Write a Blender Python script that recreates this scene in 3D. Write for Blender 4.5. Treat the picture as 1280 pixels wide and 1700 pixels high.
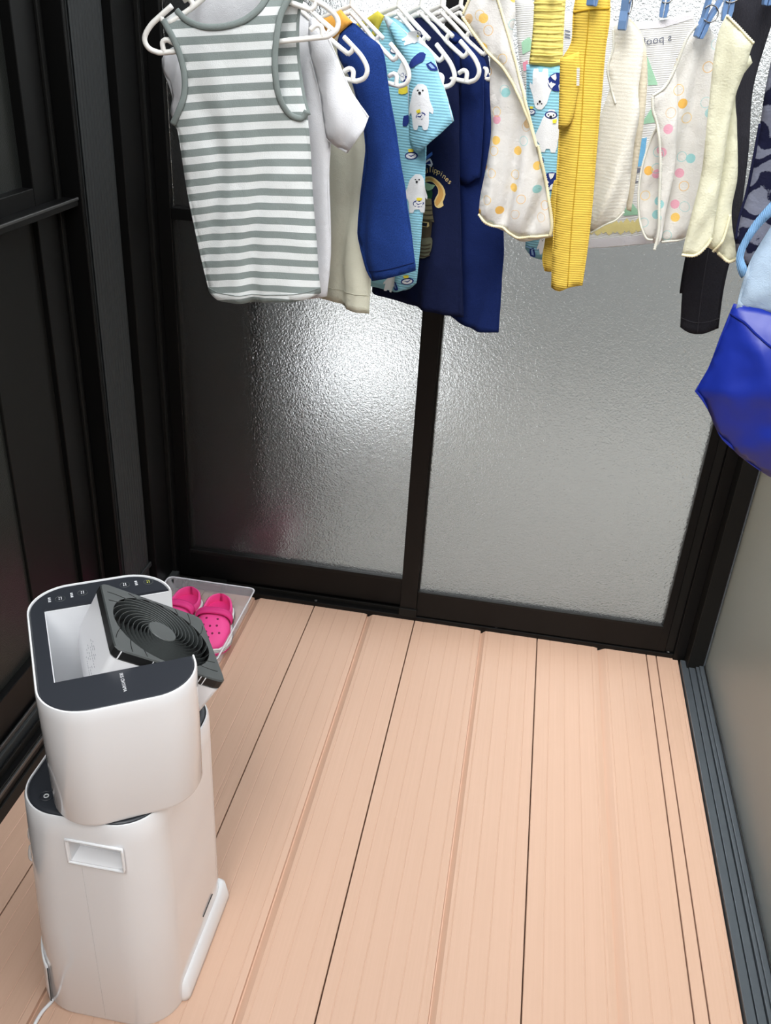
import bpy, bmesh, math, random
import numpy as np
from mathutils import Vector, Matrix, noise
from mathutils.geometry import delaunay_2d_cdt

random.seed(4)
for _o in list(bpy.data.objects):
    bpy.data.objects.remove(_o)
scene = bpy.context.scene
COL = scene.collection

# ------------------------------------------------------------------ camera
CAM_H = 1.4
PP = np.array([640., 850.])
def _setup():
    vy = np.array([935., 37.]) - PP
    vz = np.array([470., 3560.]) - PP
    f = math.sqrt(-(vy @ vz))
    Y = np.array([*vy, f]); Y /= np.linalg.norm(Y)
    D = np.array([*vz, f]); D -= Y * (D @ Y); D /= np.linalg.norm(D)
    Z = -D
    X = np.cross(Y, Z)
    return np.stack([X, Y, Z]), f
RM, FPX = _setup()
cam_d = bpy.data.cameras.new('camera')
cam = bpy.data.objects.new('camera', cam_d)
COL.objects.link(cam)
cam_d.sensor_fit = 'VERTICAL'
cam_d.sensor_height = 36.0
cam_d.lens = FPX / 1700.0 * 36.0
cam_d.clip_start = 0.02
M = Matrix.Identity(4)
for i in range(3):
    M[i][0] = RM[i][0]; M[i][1] = -RM[i][1]; M[i][2] = -RM[i][2]
M[2][3] = CAM_H
cam.matrix_world = M
scene.camera = cam

# ------------------------------------------------------------------ world, sun, exposure
W = bpy.data.worlds.new('sky'); scene.world = W
W.use_nodes = True
bg = W.node_tree.nodes['Background']
# hazy bright sky: standard overcast distribution, zenith three times the horizon, dull ground below
_n = W.node_tree.nodes; _l = W.node_tree.links
_tc = _n.new('ShaderNodeTexCoord'); _sx = _n.new('ShaderNodeSeparateXYZ'); _l.new(_tc.outputs['Generated'], _sx.inputs[0])
_mr = _n.new('ShaderNodeMapRange'); _mr.inputs[1].default_value = 0; _mr.inputs[2].default_value = 1; _mr.inputs[3].default_value = .75; _mr.inputs[4].default_value = 2.25
_l.new(_sx.outputs[2], _mr.inputs[0]); _l.new(_mr.outputs[0], bg.inputs[1])
bg.inputs[0].default_value = (0.95, 0.975, 1.0, 1)
def add_sun(strength, az, el, ang, col):
    l = bpy.data.lights.new('sun', 'SUN'); o = bpy.data.objects.new('sun', l); COL.objects.link(o)
    l.energy = strength; l.angle = math.radians(ang); l.color = col
    a, e = math.radians(az), math.radians(el)
    d = Vector((math.cos(a) * math.cos(e), math.sin(a) * math.cos(e), math.sin(e)))   # towards the sun
    o.rotation_euler = d.to_track_quat('Z', 'Y').to_euler()
    return o
add_sun(2.3, -105, 50, 34, (1, .975, .94))
vs = scene.view_settings
vs.view_transform = 'Standard'; vs.look = 'None'; vs.gamma = 1.0; vs.use_curve_mapping = False
vs.exposure = 0.98

# ------------------------------------------------------------------ pixel helpers (1280 x 1700 frame)
def ray(x, y):
    return RM @ np.array([(x - PP[0]) / FPX, (y - PP[1]) / FPX, 1.0])
def on_z(x, y, z):
    d = ray(x, y); t = (z - CAM_H) / d[2]
    return Vector((d[0] * t, d[1] * t, z))
def on_y(x, y, Y):
    d = ray(x, y); t = Y / d[1]
    return Vector((d[0] * t, Y, CAM_H + d[2] * t))

class Plane:
    """vertical plane through (x0,y0) running along direction yaw; s = metres along it"""
    def __init__(self, x0, y0, yaw):
        self.p = Vector((x0, y0, 0)); a = math.radians(yaw)
        self.d = Vector((math.cos(a), math.sin(a), 0)); self.n = Vector((math.sin(a), -math.cos(a), 0))
    def sz(self, x, y):
        r = Vector(ray(x, y)); o = Vector((0, 0, CAM_H))
        t = (self.p - o).dot(self.n) / r.dot(self.n)
        q = o + r * t
        return ((q - self.p).dot(self.d), q.z)
    def pt(self, s, z, off=0):
        q = self.p + self.d * s + self.n * off
        return Vector((q.x, q.y, z))

# ------------------------------------------------------------------ materials
MATS = {}
def new_mat(name):
    m = bpy.data.materials.new(name); m.use_nodes = True
    nt = m.node_tree; b = nt.nodes['Principled BSDF']
    MATS[name] = m
    return m, nt, b
def plain(name, col, rough=.5, metal=0, spec=.5, coat=0, noise_amt=0, noise_scale=20, bump=0, bump_scale=200, coat_rough=.1):
    m, nt, b = new_mat(name)
    b.inputs['Base Color'].default_value = (*col, 1)
    b.inputs['Roughness'].default_value = rough
    b.inputs['Metallic'].default_value = metal
    b.inputs['Specular IOR Level'].default_value = spec
    b.inputs['Coat Weight'].default_value = coat
    b.inputs['Coat Roughness'].default_value = coat_rough
    if noise_amt or bump:
        tc = nt.nodes.new('ShaderNodeTexCoord')
    if noise_amt:
        n = nt.nodes.new('ShaderNodeTexNoise'); n.inputs['Scale'].default_value = noise_scale; n.inputs['Detail'].default_value = 4
        r = nt.nodes.new('ShaderNodeMapRange'); r.inputs[3].default_value = 1 - noise_amt; r.inputs[4].default_value = 1 + noise_amt
        mx = nt.nodes.new('ShaderNodeMix'); mx.data_type = 'RGBA'; mx.blend_type = 'MULTIPLY'; mx.inputs[0].default_value = 1
        nt.links.new(tc.outputs['Object'], n.inputs['Vector']); nt.links.new(n.outputs[0], r.inputs[0])
        mx.inputs[6].default_value = (*col, 1); nt.links.new(r.outputs[0], mx.inputs[7]); nt.links.new(mx.outputs[2], b.inputs['Base Color'])
    if bump:
        n2 = nt.nodes.new('ShaderNodeTexNoise'); n2.inputs['Scale'].default_value = bump_scale; n2.inputs['Detail'].default_value = 3
        bp = nt.nodes.new('ShaderNodeBump'); bp.inputs['Strength'].default_value = bump; bp.inputs['Distance'].default_value = .002
        nt.links.new(tc.outputs['Object'], n2.inputs['Vector']); nt.links.new(n2.outputs[0], bp.inputs['Height']); nt.links.new(bp.outputs[0], b.inputs['Normal'])
    return m

def fabric_finish(nt, b, col_socket, translucent, rib=None, weave=700):
    """weave relief, soft sheen and light passing through the cloth"""
    tc = nt.nodes.new('ShaderNodeTexCoord')
    n = nt.nodes.new('ShaderNodeTexNoise'); n.inputs['Scale'].default_value = weave; n.inputs['Detail'].default_value = 2
    nt.links.new(tc.outputs['UV'], n.inputs['Vector'])
    n2 = nt.nodes.new('ShaderNodeTexNoise'); n2.inputs['Scale'].default_value = 45; n2.inputs['Detail'].default_value = 3; n2.inputs['Distortion'].default_value = .6
    nt.links.new(tc.outputs['UV'], n2.inputs['Vector'])
    ad = nt.nodes.new('ShaderNodeMath'); ad.operation = 'MULTIPLY_ADD'; ad.inputs[1].default_value = 2.5
    nt.links.new(n2.outputs[0], ad.inputs[0]); nt.links.new(n.outputs[0], ad.inputs[2])
    hsock = ad.outputs[0]
    if rib:
        w = nt.nodes.new('ShaderNodeTexWave'); w.bands_direction = rib[0]; w.inputs['Scale'].default_value = rib[1]
        nt.links.new(tc.outputs['UV'], w.inputs['Vector'])
        a2 = nt.nodes.new('ShaderNodeMath'); a2.operation = 'MULTIPLY_ADD'; a2.inputs[1].default_value = rib[2]
        nt.links.new(w.outputs[1], a2.inputs[0]); nt.links.new(hsock, a2.inputs[2]); hsock = a2.outputs[0]
    bp = nt.nodes.new('ShaderNodeBump'); bp.inputs['Strength'].default_value = .45; bp.inputs['Distance'].default_value = .0012
    nt.links.new(hsock, bp.inputs['Height']); nt.links.new(bp.outputs[0], b.inputs['Normal'])
    b.inputs['Roughness'].default_value = .95; b.inputs['Specular IOR Level'].default_value = .15
    if translucent:
        tr = nt.nodes.new('ShaderNodeBsdfTranslucent'); mx = nt.nodes.new('ShaderNodeMixShader'); mx.inputs[0].default_value = translucent
        if col_socket is not None: nt.links.new(col_socket, tr.inputs[0])
        else: tr.inputs[0].default_value = b.inputs['Base Color'].default_value
        nt.links.new(bp.outputs[0], tr.inputs['Normal'])
        out = nt.nodes['Material Output']
        nt.links.new(b.outputs[0], mx.inputs[1]); nt.links.new(tr.outputs[0], mx.inputs[2]); nt.links.new(mx.outputs[0], out.inputs[0])
def fabric(name, col, translucent=.12, rib=None, weave=700, fleck=0):
    m, nt, b = new_mat(name)
    b.inputs['Base Color'].default_value = (*col, 1)
    fabric_finish(nt, b, None, translucent, rib, weave)
    if fleck:
        tc = nt.nodes.new('ShaderNodeTexCoord'); n = nt.nodes.new('ShaderNodeTexNoise'); n.inputs['Scale'].default_value = 500
        r = nt.nodes.new('ShaderNodeMapRange'); r.inputs[1].default_value = .3; r.inputs[2].default_value = .7; r.inputs[3].default_value = 1 - fleck; r.inputs[4].default_value = 1 + fleck
        mx = nt.nodes.new('ShaderNodeMix'); mx.data_type = 'RGBA'; mx.blend_type = 'MULTIPLY'; mx.inputs[0].default_value = 1
        mx.inputs[6].default_value = (*col, 1)
        nt.links.new(tc.outputs['UV'], n.inputs['Vector']); nt.links.new(n.outputs[0], r.inputs[0]); nt.links.new(r.outputs[0], mx.inputs[7]); nt.links.new(mx.outputs[2], b.inputs['Base Color'])
    return m
def striped(name, ca, cb, period, phase, duty=.5):
    m, nt, b = new_mat(name)
    tc = nt.nodes.new('ShaderNodeTexCoord'); sx = nt.nodes.new('ShaderNodeSeparateXYZ')
    nt.links.new(tc.outputs['UV'], sx.inputs[0])
    d = nt.nodes.new('ShaderNodeMath'); d.operation = 'MULTIPLY_ADD'; d.inputs[1].default_value = 1 / period; d.inputs[2].default_value = phase
    nt.links.new(sx.outputs[1], d.inputs[0])
    fr = nt.nodes.new('ShaderNodeMath'); fr.operation = 'FRACT'; nt.links.new(d.outputs[0], fr.inputs[0])
    gt = nt.nodes.new('ShaderNodeMath'); gt.operation = 'GREATER_THAN'; gt.inputs[1].default_value = duty; nt.links.new(fr.outputs[0], gt.inputs[0])
    mx = nt.nodes.new('ShaderNodeMix'); mx.data_type = 'RGBA'; mx.inputs[6].default_value = (*ca, 1); mx.inputs[7].default_value = (*cb, 1)
    nt.links.new(gt.outputs[0], mx.inputs[0]); nt.links.new(mx.outputs[2], b.inputs['Base Color'])
    fabric_finish(nt, b, mx.outputs[2], .1)
    return m
def dotted(name, base, palette, scale, radius, translucent, seed=0):
    m, nt, b = new_mat(name)
    tc = nt.nodes.new('ShaderNodeTexCoord')
    cur = None
    for k, ring in enumerate((False, True)):
        mp = nt.nodes.new('ShaderNodeMapping'); mp.inputs['Location'].default_value = (seed + k * .613, seed * .7 + k * .377, 0)
        nt.links.new(tc.outputs['UV'], mp.inputs[0])
        v = nt.nodes.new('ShaderNodeTexVoronoi'); v.voronoi_dimensions = '2D'; v.inputs['Scale'].default_value = scale * (1 if not ring else .9); v.inputs['Randomness'].default_value = .8
        nt.links.new(mp.outputs[0], v.inputs['Vector'])
        r = nt.nodes.new('ShaderNodeValToRGB'); r.color_ramp.interpolation = 'CONSTANT'
        els = r.color_ramp.elements
        while len(els) < len(palette): els.new(.5)
        for i, c in enumerate(palette):
            els[i].position = i / len(palette); els[i].color = (*c, 1)
        sp = nt.nodes.new('ShaderNodeSeparateColor'); nt.links.new(v.outputs['Color'], sp.inputs[0]); nt.links.new(sp.outputs[0], r.inputs[0])
        lt = nt.nodes.new('ShaderNodeMath'); lt.operation = 'LESS_THAN'; lt.inputs[1].default_value = radius; nt.links.new(v.outputs['Distance'], lt.inputs[0])
        fac = lt.outputs[0]
        if ring:
            gt = nt.nodes.new('ShaderNodeMath'); gt.operation = 'GREATER_THAN'; gt.inputs[1].default_value = radius * .86; nt.links.new(v.outputs['Distance'], gt.inputs[0])
            mu = nt.nodes.new('ShaderNodeMath'); mu.operation = 'MULTIPLY'; nt.links.new(gt.outputs[0], mu.inputs[0]); nt.links.new(lt.outputs[0], mu.inputs[1])
            mu2 = nt.nodes.new('ShaderNodeMath'); mu2.operation = 'MULTIPLY'; mu2.inputs[1].default_value = .75; nt.links.new(mu.outputs[0], mu2.inputs[0]); fac = mu2.outputs[0]
        else:
            hi = nt.nodes.new('ShaderNodeMath'); hi.operation = 'GREATER_THAN'; hi.inputs[1].default_value = .32; nt.links.new(sp.outputs[1], hi.inputs[0])
            mu = nt.nodes.new('ShaderNodeMath'); mu.operation = 'MULTIPLY'; nt.links.new(hi.outputs[0], mu.inputs[0]); nt.links.new(lt.outputs[0], mu.inputs[1])
            mu2 = nt.nodes.new('ShaderNodeMath'); mu2.operation = 'MULTIPLY'; mu2.inputs[1].default_value = .95; nt.links.new(mu.outputs[0], mu2.inputs[0]); fac = mu2.outputs[0]
        mx = nt.nodes.new('ShaderNodeMix'); mx.data_type = 'RGBA'
        if cur is None: mx.inputs[6].default_value = (*base, 1)
        else: nt.links.new(cur, mx.inputs[6])
        nt.links.new(r.outputs[0], mx.inputs[7]); nt.links.new(fac, mx.inputs[0])
        cur = mx.outputs[2]
    nt.links.new(cur, b.inputs['Base Color'])
    fabric_finish(nt, b, cur, translucent, None, 500)
    return m
def frosted(name, col, rough, bump, scale, ior=1.45, diffuse=0.0):
    m, nt, b = new_mat(name)
    b.inputs['Base Color'].default_value = (*col, 1); b.inputs['Roughness'].default_value = rough
    b.inputs['Transmission Weight'].default_value = 1; b.inputs['IOR'].default_value = ior
    tc = nt.nodes.new('ShaderNodeTexCoord')
    n = nt.nodes.new('ShaderNodeTexNoise'); n.inputs['Scale'].default_value = scale; n.inputs['Detail'].default_value = 2; n.inputs['Distortion'].default_value = .4
    bp = nt.nodes.new('ShaderNodeBump'); bp.inputs['Strength'].default_value = bump; bp.inputs['Distance'].default_value = .003
    nt.links.new(tc.outputs['Object'], n.inputs['Vector']); nt.links.new(n.outputs[0], bp.inputs['Height']); nt.links.new(bp.outputs[0], b.inputs['Normal'])
    if diffuse:
        tr = nt.nodes.new('ShaderNodeBsdfTranslucent'); tr.inputs[0].default_value = (*col, 1)
        mx = nt.nodes.new('ShaderNodeMixShader'); mx.inputs[0].default_value = diffuse
        nt.links.new(b.outputs[0], mx.inputs[1]); nt.links.new(tr.outputs[0], mx.inputs[2]); nt.links.new(mx.outputs[0], nt.nodes['Material Output'].inputs[0])
    return m

def srgb(r, g, b):
    def f(c):
        c /= 255
        return c / 12.92 if c <= .04045 else ((c + .055) / 1.055) ** 2.4
    return (f(r), f(g), f(b))

BLACK = plain('black_aluminium', (.003, .003, .003), .42, spec=.22, bump=.04, bump_scale=900)
BLACK2 = plain('black_aluminium_matte', (.006, .006, .0055), .5, spec=.22)
CHAR = plain('charcoal_ribbed_aluminium', (.030, .033, .034), .55, spec=.25)
RAILGREY = plain('blue_grey_aluminium', (.085, .10, .115), .35, metal=.3)
SCREW = plain('screw_metal', (.12, .12, .12), .35, metal=.8)
GASKET = plain('black_rubber_gasket', (.008, .008, .008), .5)
WHITEP = plain('white_gloss_plastic', (.80, .81, .83), .14, coat=.5)
WHITEP2 = plain('white_satin_plastic', (.80, .80, .82), .4)
PANELBLK = plain('anthracite_satin_plastic', (.022, .025, .032), .38)
GRILLE = plain('dark_grey_satin_plastic', (.05, .056, .056), .36)
GRILLEBLK = plain('black_plastic', (.006, .006, .006), .45)
HANGER = plain('white_hanger_plastic', (.84, .83, .79), .3)
PEG = plain('blue_peg_plastic', srgb(96, 128, 172), .35, coat=.2)
SPRING = plain('steel_spring', (.22, .21, .2), .35, metal=.9)
INKW = plain('white_ink', (.75, .76, .78), .5)
INKG = plain('dark_grey_ink', (.28, .28, .31), .6)
INKY = plain('yellow_green_ink', srgb(190, 195, 80), .5)
PINK = plain('pink_foam', srgb(242, 78, 152), .5, spec=.3)
PINKD = plain('deep_pink_foam', srgb(224, 56, 132), .6, spec=.3)
SOLEW = plain('white_foam', (.85, .85, .85), .5)
SOLEB = plain('black_foam_line', (.01, .01, .01), .5)
def milky():
    m, nt, b = new_mat('translucent_polypropylene')
    b.inputs['Base Color'].default_value = (.80, .80, .83, 1); b.inputs['Roughness'].default_value = .3
    tr = nt.nodes.new('ShaderNodeBsdfTransparent'); mx = nt.nodes.new('ShaderNodeMixShader'); mx.inputs[0].default_value = .24
    nt.links.new(tr.outputs[0], mx.inputs[1]); nt.links.new(b.outputs[0], mx.inputs[2]); nt.links.new(mx.outputs[0], nt.nodes['Material Output'].inputs[0])
    return m
TRAY = milky()
STEEL = plain('brushed_aluminium_pole', (.6, .6, .6), .3, metal=.9)

# deck: warm resin wood with fine lengthwise grain
def deck_mat():
    m, nt, b = new_mat('resin_wood_deck')
    tc = nt.nodes.new('ShaderNodeTexCoord')
    mp = nt.nodes.new('ShaderNodeMapping'); mp.inputs['Scale'].default_value = (160, 2.2, 1)
    nt.links.new(tc.outputs['Object'], mp.inputs[0])
    n = nt.nodes.new('ShaderNodeTexNoise'); n.inputs['Scale'].default_value = 1; n.inputs['Detail'].default_value = 5; n.inputs['Roughness'].default_value = .65
    nt.links.new(mp.outputs[0], n.inputs['Vector'])
    r = nt.nodes.new('ShaderNodeValToRGB')
    r.color_ramp.elements[0].position = .25; r.color_ramp.elements[0].color = (*srgb(201, 166, 143), 1)
    r.color_ramp.elements[1].position = .78; r.color_ramp.elements[1].color = (*srgb(207, 172, 150), 1)
    nt.links.new(n.outputs[0], r.inputs[0]); nt.links.new(r.outputs[0], b.inputs['Base Color'])
    b.inputs['Roughness'].default_value = .42; b.inputs['Specular IOR Level'].default_value = .45
    bp = nt.nodes.new('ShaderNodeBump'); bp.inputs['Strength'].default_value = .12; bp.inputs['Distance'].default_value = .0006
    nt.links.new(n.outputs[0], bp.inputs['Height']); nt.links.new(bp.outputs[0], b.inputs['Normal'])
    return m
DECK = deck_mat()
GLASS_BACK = frosted('patterned_frosted_glass', (.90, .92, .91), .17, .6, 250, diffuse=.0)
GLASS_RIGHT = frosted('satin_frosted_panel', (.55, .58, .56), .40, .05, 120, diffuse=.05)
def clear_glass():
    m, nt, b = new_mat('clear_thin_glass')
    tr = nt.nodes.new('ShaderNodeBsdfTransparent'); gl = nt.nodes.new('ShaderNodeBsdfGlossy'); gl.inputs['Roughness'].default_value = .02
    fr = nt.nodes.new('ShaderNodeFresnel'); fr.inputs[0].default_value = 1.3; mx = nt.nodes.new('ShaderNodeMixShader')
    nt.links.new(fr.outputs[0], mx.inputs[0]); nt.links.new(tr.outputs[0], mx.inputs[1]); nt.links.new(gl.outputs[0], mx.inputs[2]); nt.links.new(mx.outputs[0], nt.nodes['Material Output'].inputs[0])
    return m
GLASS_CLEAR = clear_glass()
GLASS_DARK = plain('dark_house_glass', (.016, .0175, .016), .3, spec=.35, bump=.35, bump_scale=420)

# ------------------------------------------------------------------ object helpers
def empty(name, loc=(0, 0, 0)):
    o = bpy.data.objects.new(name, None); o.empty_display_size = .05
    o.location = loc; COL.objects.link(o); return o
def tag(o, label=None, cat=None, group=None, kind=None):
    if label: o['label'] = label
    if cat: o['category'] = cat
    if group: o['group'] = group
    if kind: o['kind'] = kind
    return o
def link(o, parent=None):
    COL.objects.link(o)
    if parent is not None:
        o.parent = parent
        inv = Matrix.Identity(4); p = parent
        chain = []
        while p is not None:
            chain.append(p); p = p.parent
        m = Matrix.Identity(4)
        for q in reversed(chain):
            m = m @ q.matrix_parent_inverse @ q.matrix_basis
        o.matrix_parent_inverse = m.inverted()
    return o
def mesh_obj(name, verts, faces, mat, parent=None, smooth=True, uvs=None):
    me = bpy.data.meshes.new(name)
    me.from_pydata([tuple(v) for v in verts], [], faces)
    if uvs is not None:
        uvl = me.uv_layers.new(name='UVMap')
        vi = np.zeros(len(me.loops), dtype=np.int32); me.loops.foreach_get('vertex_index', vi)
        uvl.data.foreach_set('uv', np.asarray(uvs, dtype=np.float32)[vi].ravel())
    if smooth:
        me.polygons.foreach_set('use_smooth', [True] * len(me.polygons))
    me.materials.append(mat); me.update()
    return link(bpy.data.objects.new(name, me), parent)
class MB:
    def __init__(self): self.v = []; self.f = []
    def add(self, v, f):
        o = len(self.v); self.v += [Vector(p) for p in v]; self.f += [tuple(i + o for i in q) for q in f]; return self
    def box(self, x0, x1, y0, y1, z0, z1, mat=None):
        v = [Vector(p) for p in ((x0, y0, z0), (x1, y0, z0), (x1, y1, z0), (x0, y1, z0), (x0, y0, z1), (x1, y0, z1), (x1, y1, z1), (x0, y1, z1))]
        if mat is not None: v = [mat @ p for p in v]
        return self.add(v, [(0, 3, 2, 1), (4, 5, 6, 7), (0, 1, 5, 4), (1, 2, 6, 5), (2, 3, 7, 6), (3, 0, 4, 7)])
    def build(self, name, mat, parent=None, smooth=False, bevel=0, seg=2):
        o = mesh_obj(name, self.v, self.f, mat, parent, smooth)
        if bevel: add_bevel(o, bevel, seg)
        return o
def add_bevel(o, w, seg=2, angle=40):
    b = o.modifiers.new('bevel', 'BEVEL'); b.width = w; b.segments = seg; b.limit_method = 'ANGLE'; b.angle_limit = math.radians(angle); b.harden_normals = False
    return b
def box(name, x0, x1, y0, y1, z0, z1, mat, parent=None, bevel=.0015):
    return MB().box(x0, x1, y0, y1, z0, z1).build(name, mat, parent, bevel=bevel)
def tube(pts, r, seg=8, closed=False, flat=None, cap=True):
    """tube along points; r number or list; flat=(normal, k) squashes it along normal"""
    pts = [Vector(p) for p in pts]; n = len(pts)
    rs = r if isinstance(r, (list, tuple)) else [r] * n
    T = []
    for i in range(n):
        if closed: t = pts[(i + 1) % n] - pts[i - 1]
        else: t = pts[min(i + 1, n - 1)] - pts[max(i - 1, 0)]
        T.append(t.normalized() if t.length > 1e-9 else Vector((0, 0, 1)))
    a = Vector((0, 0, 1)) if abs(T[0].z) < .9 else Vector((1, 0, 0))
    if flat: a = Vector(flat[0])
    N = (a - T[0] * a.dot(T[0])).normalized()
    V, F = [], []
    for i in range(n):
        if flat: N = Vector(flat[0])
        N = (N - T[i] * N.dot(T[i])).normalized(); B = T[i].cross(N)
        for k in range(seg):
            th = 2 * math.pi * k / seg
            V.append(pts[i] + N * (rs[i] * math.cos(th) * (flat[1] if flat else 1)) + B * (rs[i] * math.sin(th)))
    m = n if closed else n - 1
    for i in range(m):
        for k in range(seg):
            a0 = i * seg + k; a1 = i * seg + (k + 1) % seg; b0 = ((i + 1) % n) * seg + k; b1 = ((i + 1) % n) * seg + (k + 1) % seg
            F.append((a0, a1, b1, b0))
    if not closed and cap:
        F.append(tuple(reversed(range(seg)))); F.append(tuple((n - 1) * seg + k for k in range(seg)))
    return V, F
def smooth_path(pts, per=6, closed=False):
    pts = [Vector(p) for p in pts]; n = len(pts); out = []
    for i in range(n if closed else n - 1):
        p0 = pts[i - 1] if (i > 0 or closed) else pts[0]; p1 = pts[i]; p2 = pts[(i + 1) % n]; p3 = pts[(i + 2) % n] if (i + 2 < n or closed) else pts[-1]
        for k in range(per):
            t = k / per
            out.append(.5 * (2 * p1 + (p2 - p0) * t + (2 * p0 - 5 * p1 + 4 * p2 - p3) * t * t + (3 * p1 - p0 - 3 * p2 + p3) * t ** 3))
    if not closed: out.append(pts[-1])
    return out
def rrect(hx, hy, r, n=8, cx=0, cy=0):
    o = []
    for (sx, sy, a0) in ((1, -1, -90), (1, 1, 0), (-1, 1, 90), (-1, -1, 180)):
        for k in range(n + 1):
            a = math.radians(a0 + 90 * k / n)
            o.append((cx + sx * (hx - r) + r * math.cos(a), cy + sy * (hy - r) + r * math.sin(a)))
    return o
def loft(loops, cap0=True, cap1=True):
    n = len(loops[0]); V = [Vector(p) for L in loops for p in L]; F = []
    for i in range(len(loops) - 1):
        for k in range(n):
            F.append((i * n + k, i * n + (k + 1) % n, (i + 1) * n + (k + 1) % n, (i + 1) * n + k))
    if cap0: F.append(tuple(reversed(range(n))))
    if cap1: F.append(tuple((len(loops) - 1) * n + k for k in range(n)))
    return V, F
def cut(o, cutters):
    """boolean difference, applied; the cutters are deleted"""
    for c in cutters:
        m = o.modifiers.new('cut', 'BOOLEAN'); m.operation = 'DIFFERENCE'; m.object = c; m.solver = 'EXACT'
    bpy.context.view_layer.update()
    dg = bpy.context.evaluated_depsgraph_get()
    me = bpy.data.meshes.new_from_object(o.evaluated_get(dg))
    o.modifiers.clear(); old = o.data; o.data = me; bpy.data.meshes.remove(old)
    for c in cutters: bpy.data.objects.remove(c)
    return o
def text_mesh(s, size, fn, name, mat, parent, align='CENTER'):
    """lettering as real flat faces; fn maps the 2-D glyph point to the surface"""
    cu = bpy.data.curves.new('lettering', 'FONT'); cu.body = s; cu.size = size; cu.align_x = align; cu.align_y = 'CENTER'; cu.resolution_u = 3
    o = bpy.data.objects.new('lettering', cu); COL.objects.link(o)
    bpy.context.view_layer.update()
    me = bpy.data.meshes.new_from_object(o.evaluated_get(bpy.context.evaluated_depsgraph_get()))
    bpy.data.objects.remove(o); bpy.data.curves.remove(cu)
    if len(me.vertices) == 0: return None
    for v in me.vertices: v.co = fn(v.co.x, v.co.y)
    me.materials.clear(); me.materials.append(mat)
    return link(bpy.data.objects.new(name, me), parent)

# ------------------------------------------------------------------ structure: deck floor
YB = 1.9691            # plane of the back window
XL, XR = -.86, .50     # edges of the deck
floor = tag(empty('floor', (0, 0, 0)), kind='structure')
def fx(px): return on_z(px, 1400, 0).x
def plank(x0, x1, grooves, channels, name='plank'):
    """one deck board: fine grooves at the given x, wide sunken channels (a,b)"""
    g = .0012; prof = [(x0 + g, -.02), (x0 + g, -.001), (x0 + g + .001, 0)]
    feats = [(x, 'g', None) for x in grooves] + [(a, 'c', b) for a, b in channels]
    for x, k, b in sorted(feats):
        if k == 'g': prof += [(x - .0013, 0), (x - .0005, -.0007), (x + .0005, -.0007), (x + .0013, 0)]
        else: prof += [(x - .011, .0), (x - .001, -.0018), (x, -.009), (x + .002, -.009), (b, -.0005)]
    prof += [(x1 - g - .001, 0), (x1 - g, -.001), (x1 - g, -.02)]
    V = [(x, y, z) for y in (-.9, 1.9465) for x, z in prof]; n = len(prof)
    F = [(i, i + 1, n + i + 1, n + i) for i in range(n - 1)] + [(n - 1, 0, n, 2 * n - 1), tuple(range(n))[::-1], tuple(range(n, 2 * n))]
    F = [tuple(reversed(q)) for q in F]
    return mesh_obj(name, V, F, DECK, floor, smooth=False)
plank(-.93, -.757, [-.90, -.865, -.83, -.795], [])
plank(-.757, -.452, [-.735, -.70, -.665, -.63, -.60, -.585, -.555, -.52, -.485, -.478], [(-.617, -.600)])
plank(-.452, -.1806, [-.42, -.388, fx(442), fx(471.6), fx(504), fx(534), fx(567)], [(fx(484), fx(497))])
plank(-.1806, .1414, [fx(617), fx(647.5), fx(678), fx(707), fx(737), fx(767), fx(796.6), fx(826), fx(857)], [(fx(751), fx(761))])
plank(.1414, .4187, [fx(906), fx(937), fx(966), fx(996), fx(1029), fx(1057), fx(1084)], [(fx(1010), fx(1025))])
plank(.4187, .4436, [], [])
plank(.4436, .4985, [.478, .4905], [])
box('joist_bed', -.93, .50, -.9, 1.962, -.05, -.021, GASKET, floor, 0)

# ------------------------------------------------------------------ structure: back sliding window
win = tag(empty('window_1', (0, YB, 0)), kind='structure')
TOPZ = 2.05
def wbox(n, x0, x1, y0, y1, z0, z1, m=BLACK, b=.0015): return box(n, x0, x1, y0, y1, z0, z1, m, win, b)
# sill and track
wbox('sill', -.86, .50, 1.945, 2.06, -.02, .012)
wbox('track_rib', -.86, .50, 1.962, 1.966, .012, .022, BLACK2, .0005)
wbox('track_rib', -.86, -.21, 1.985, 1.989, .012, .024, BLACK2, .0005)
for sx in (-.45, .033, .472):
    V, F = loft([[(sx + .004 * math.cos(t) * k, 1.9535 + .004 * math.sin(t) * k, z) for t in [2 * math.pi * i / 10 for i in range(10)]] for k, z in ((1, .011), (1, .0135), (.7, .0145))])
    mesh_obj('screw', V, F, SCREW, win, smooth=False)
# left sash (behind): stiles, rails, panes
YL0, YL1 = 1.972, 2.0
wbox('stile', -.835, -.803, YL0, YL1, .024, TOPZ)
wbox('glazing_bead', -.803, -.798, YL0 + .004, YL1, .108, .968, BLACK2, .001)
wbox('bottom_rail', -.803, -.2, YL0, YL1, .024, .106)
wbox('bottom_rail_lip', -.803, -.2, YL0 - .003, YL0, .098, .108, BLACK2, .001)
wbox('middle_rail', -.803, -.2, YL0, YL1, .968, .994)
wbox('glass_pane', -.80, -.205, 1.982, 1.986, .104, .971, GLASS_BACK, 0)
wbox('glass_pane', -.80, -.205, 1.982, 1.986, .992, TOPZ - .04, GLASS_BACK, 0)
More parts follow.
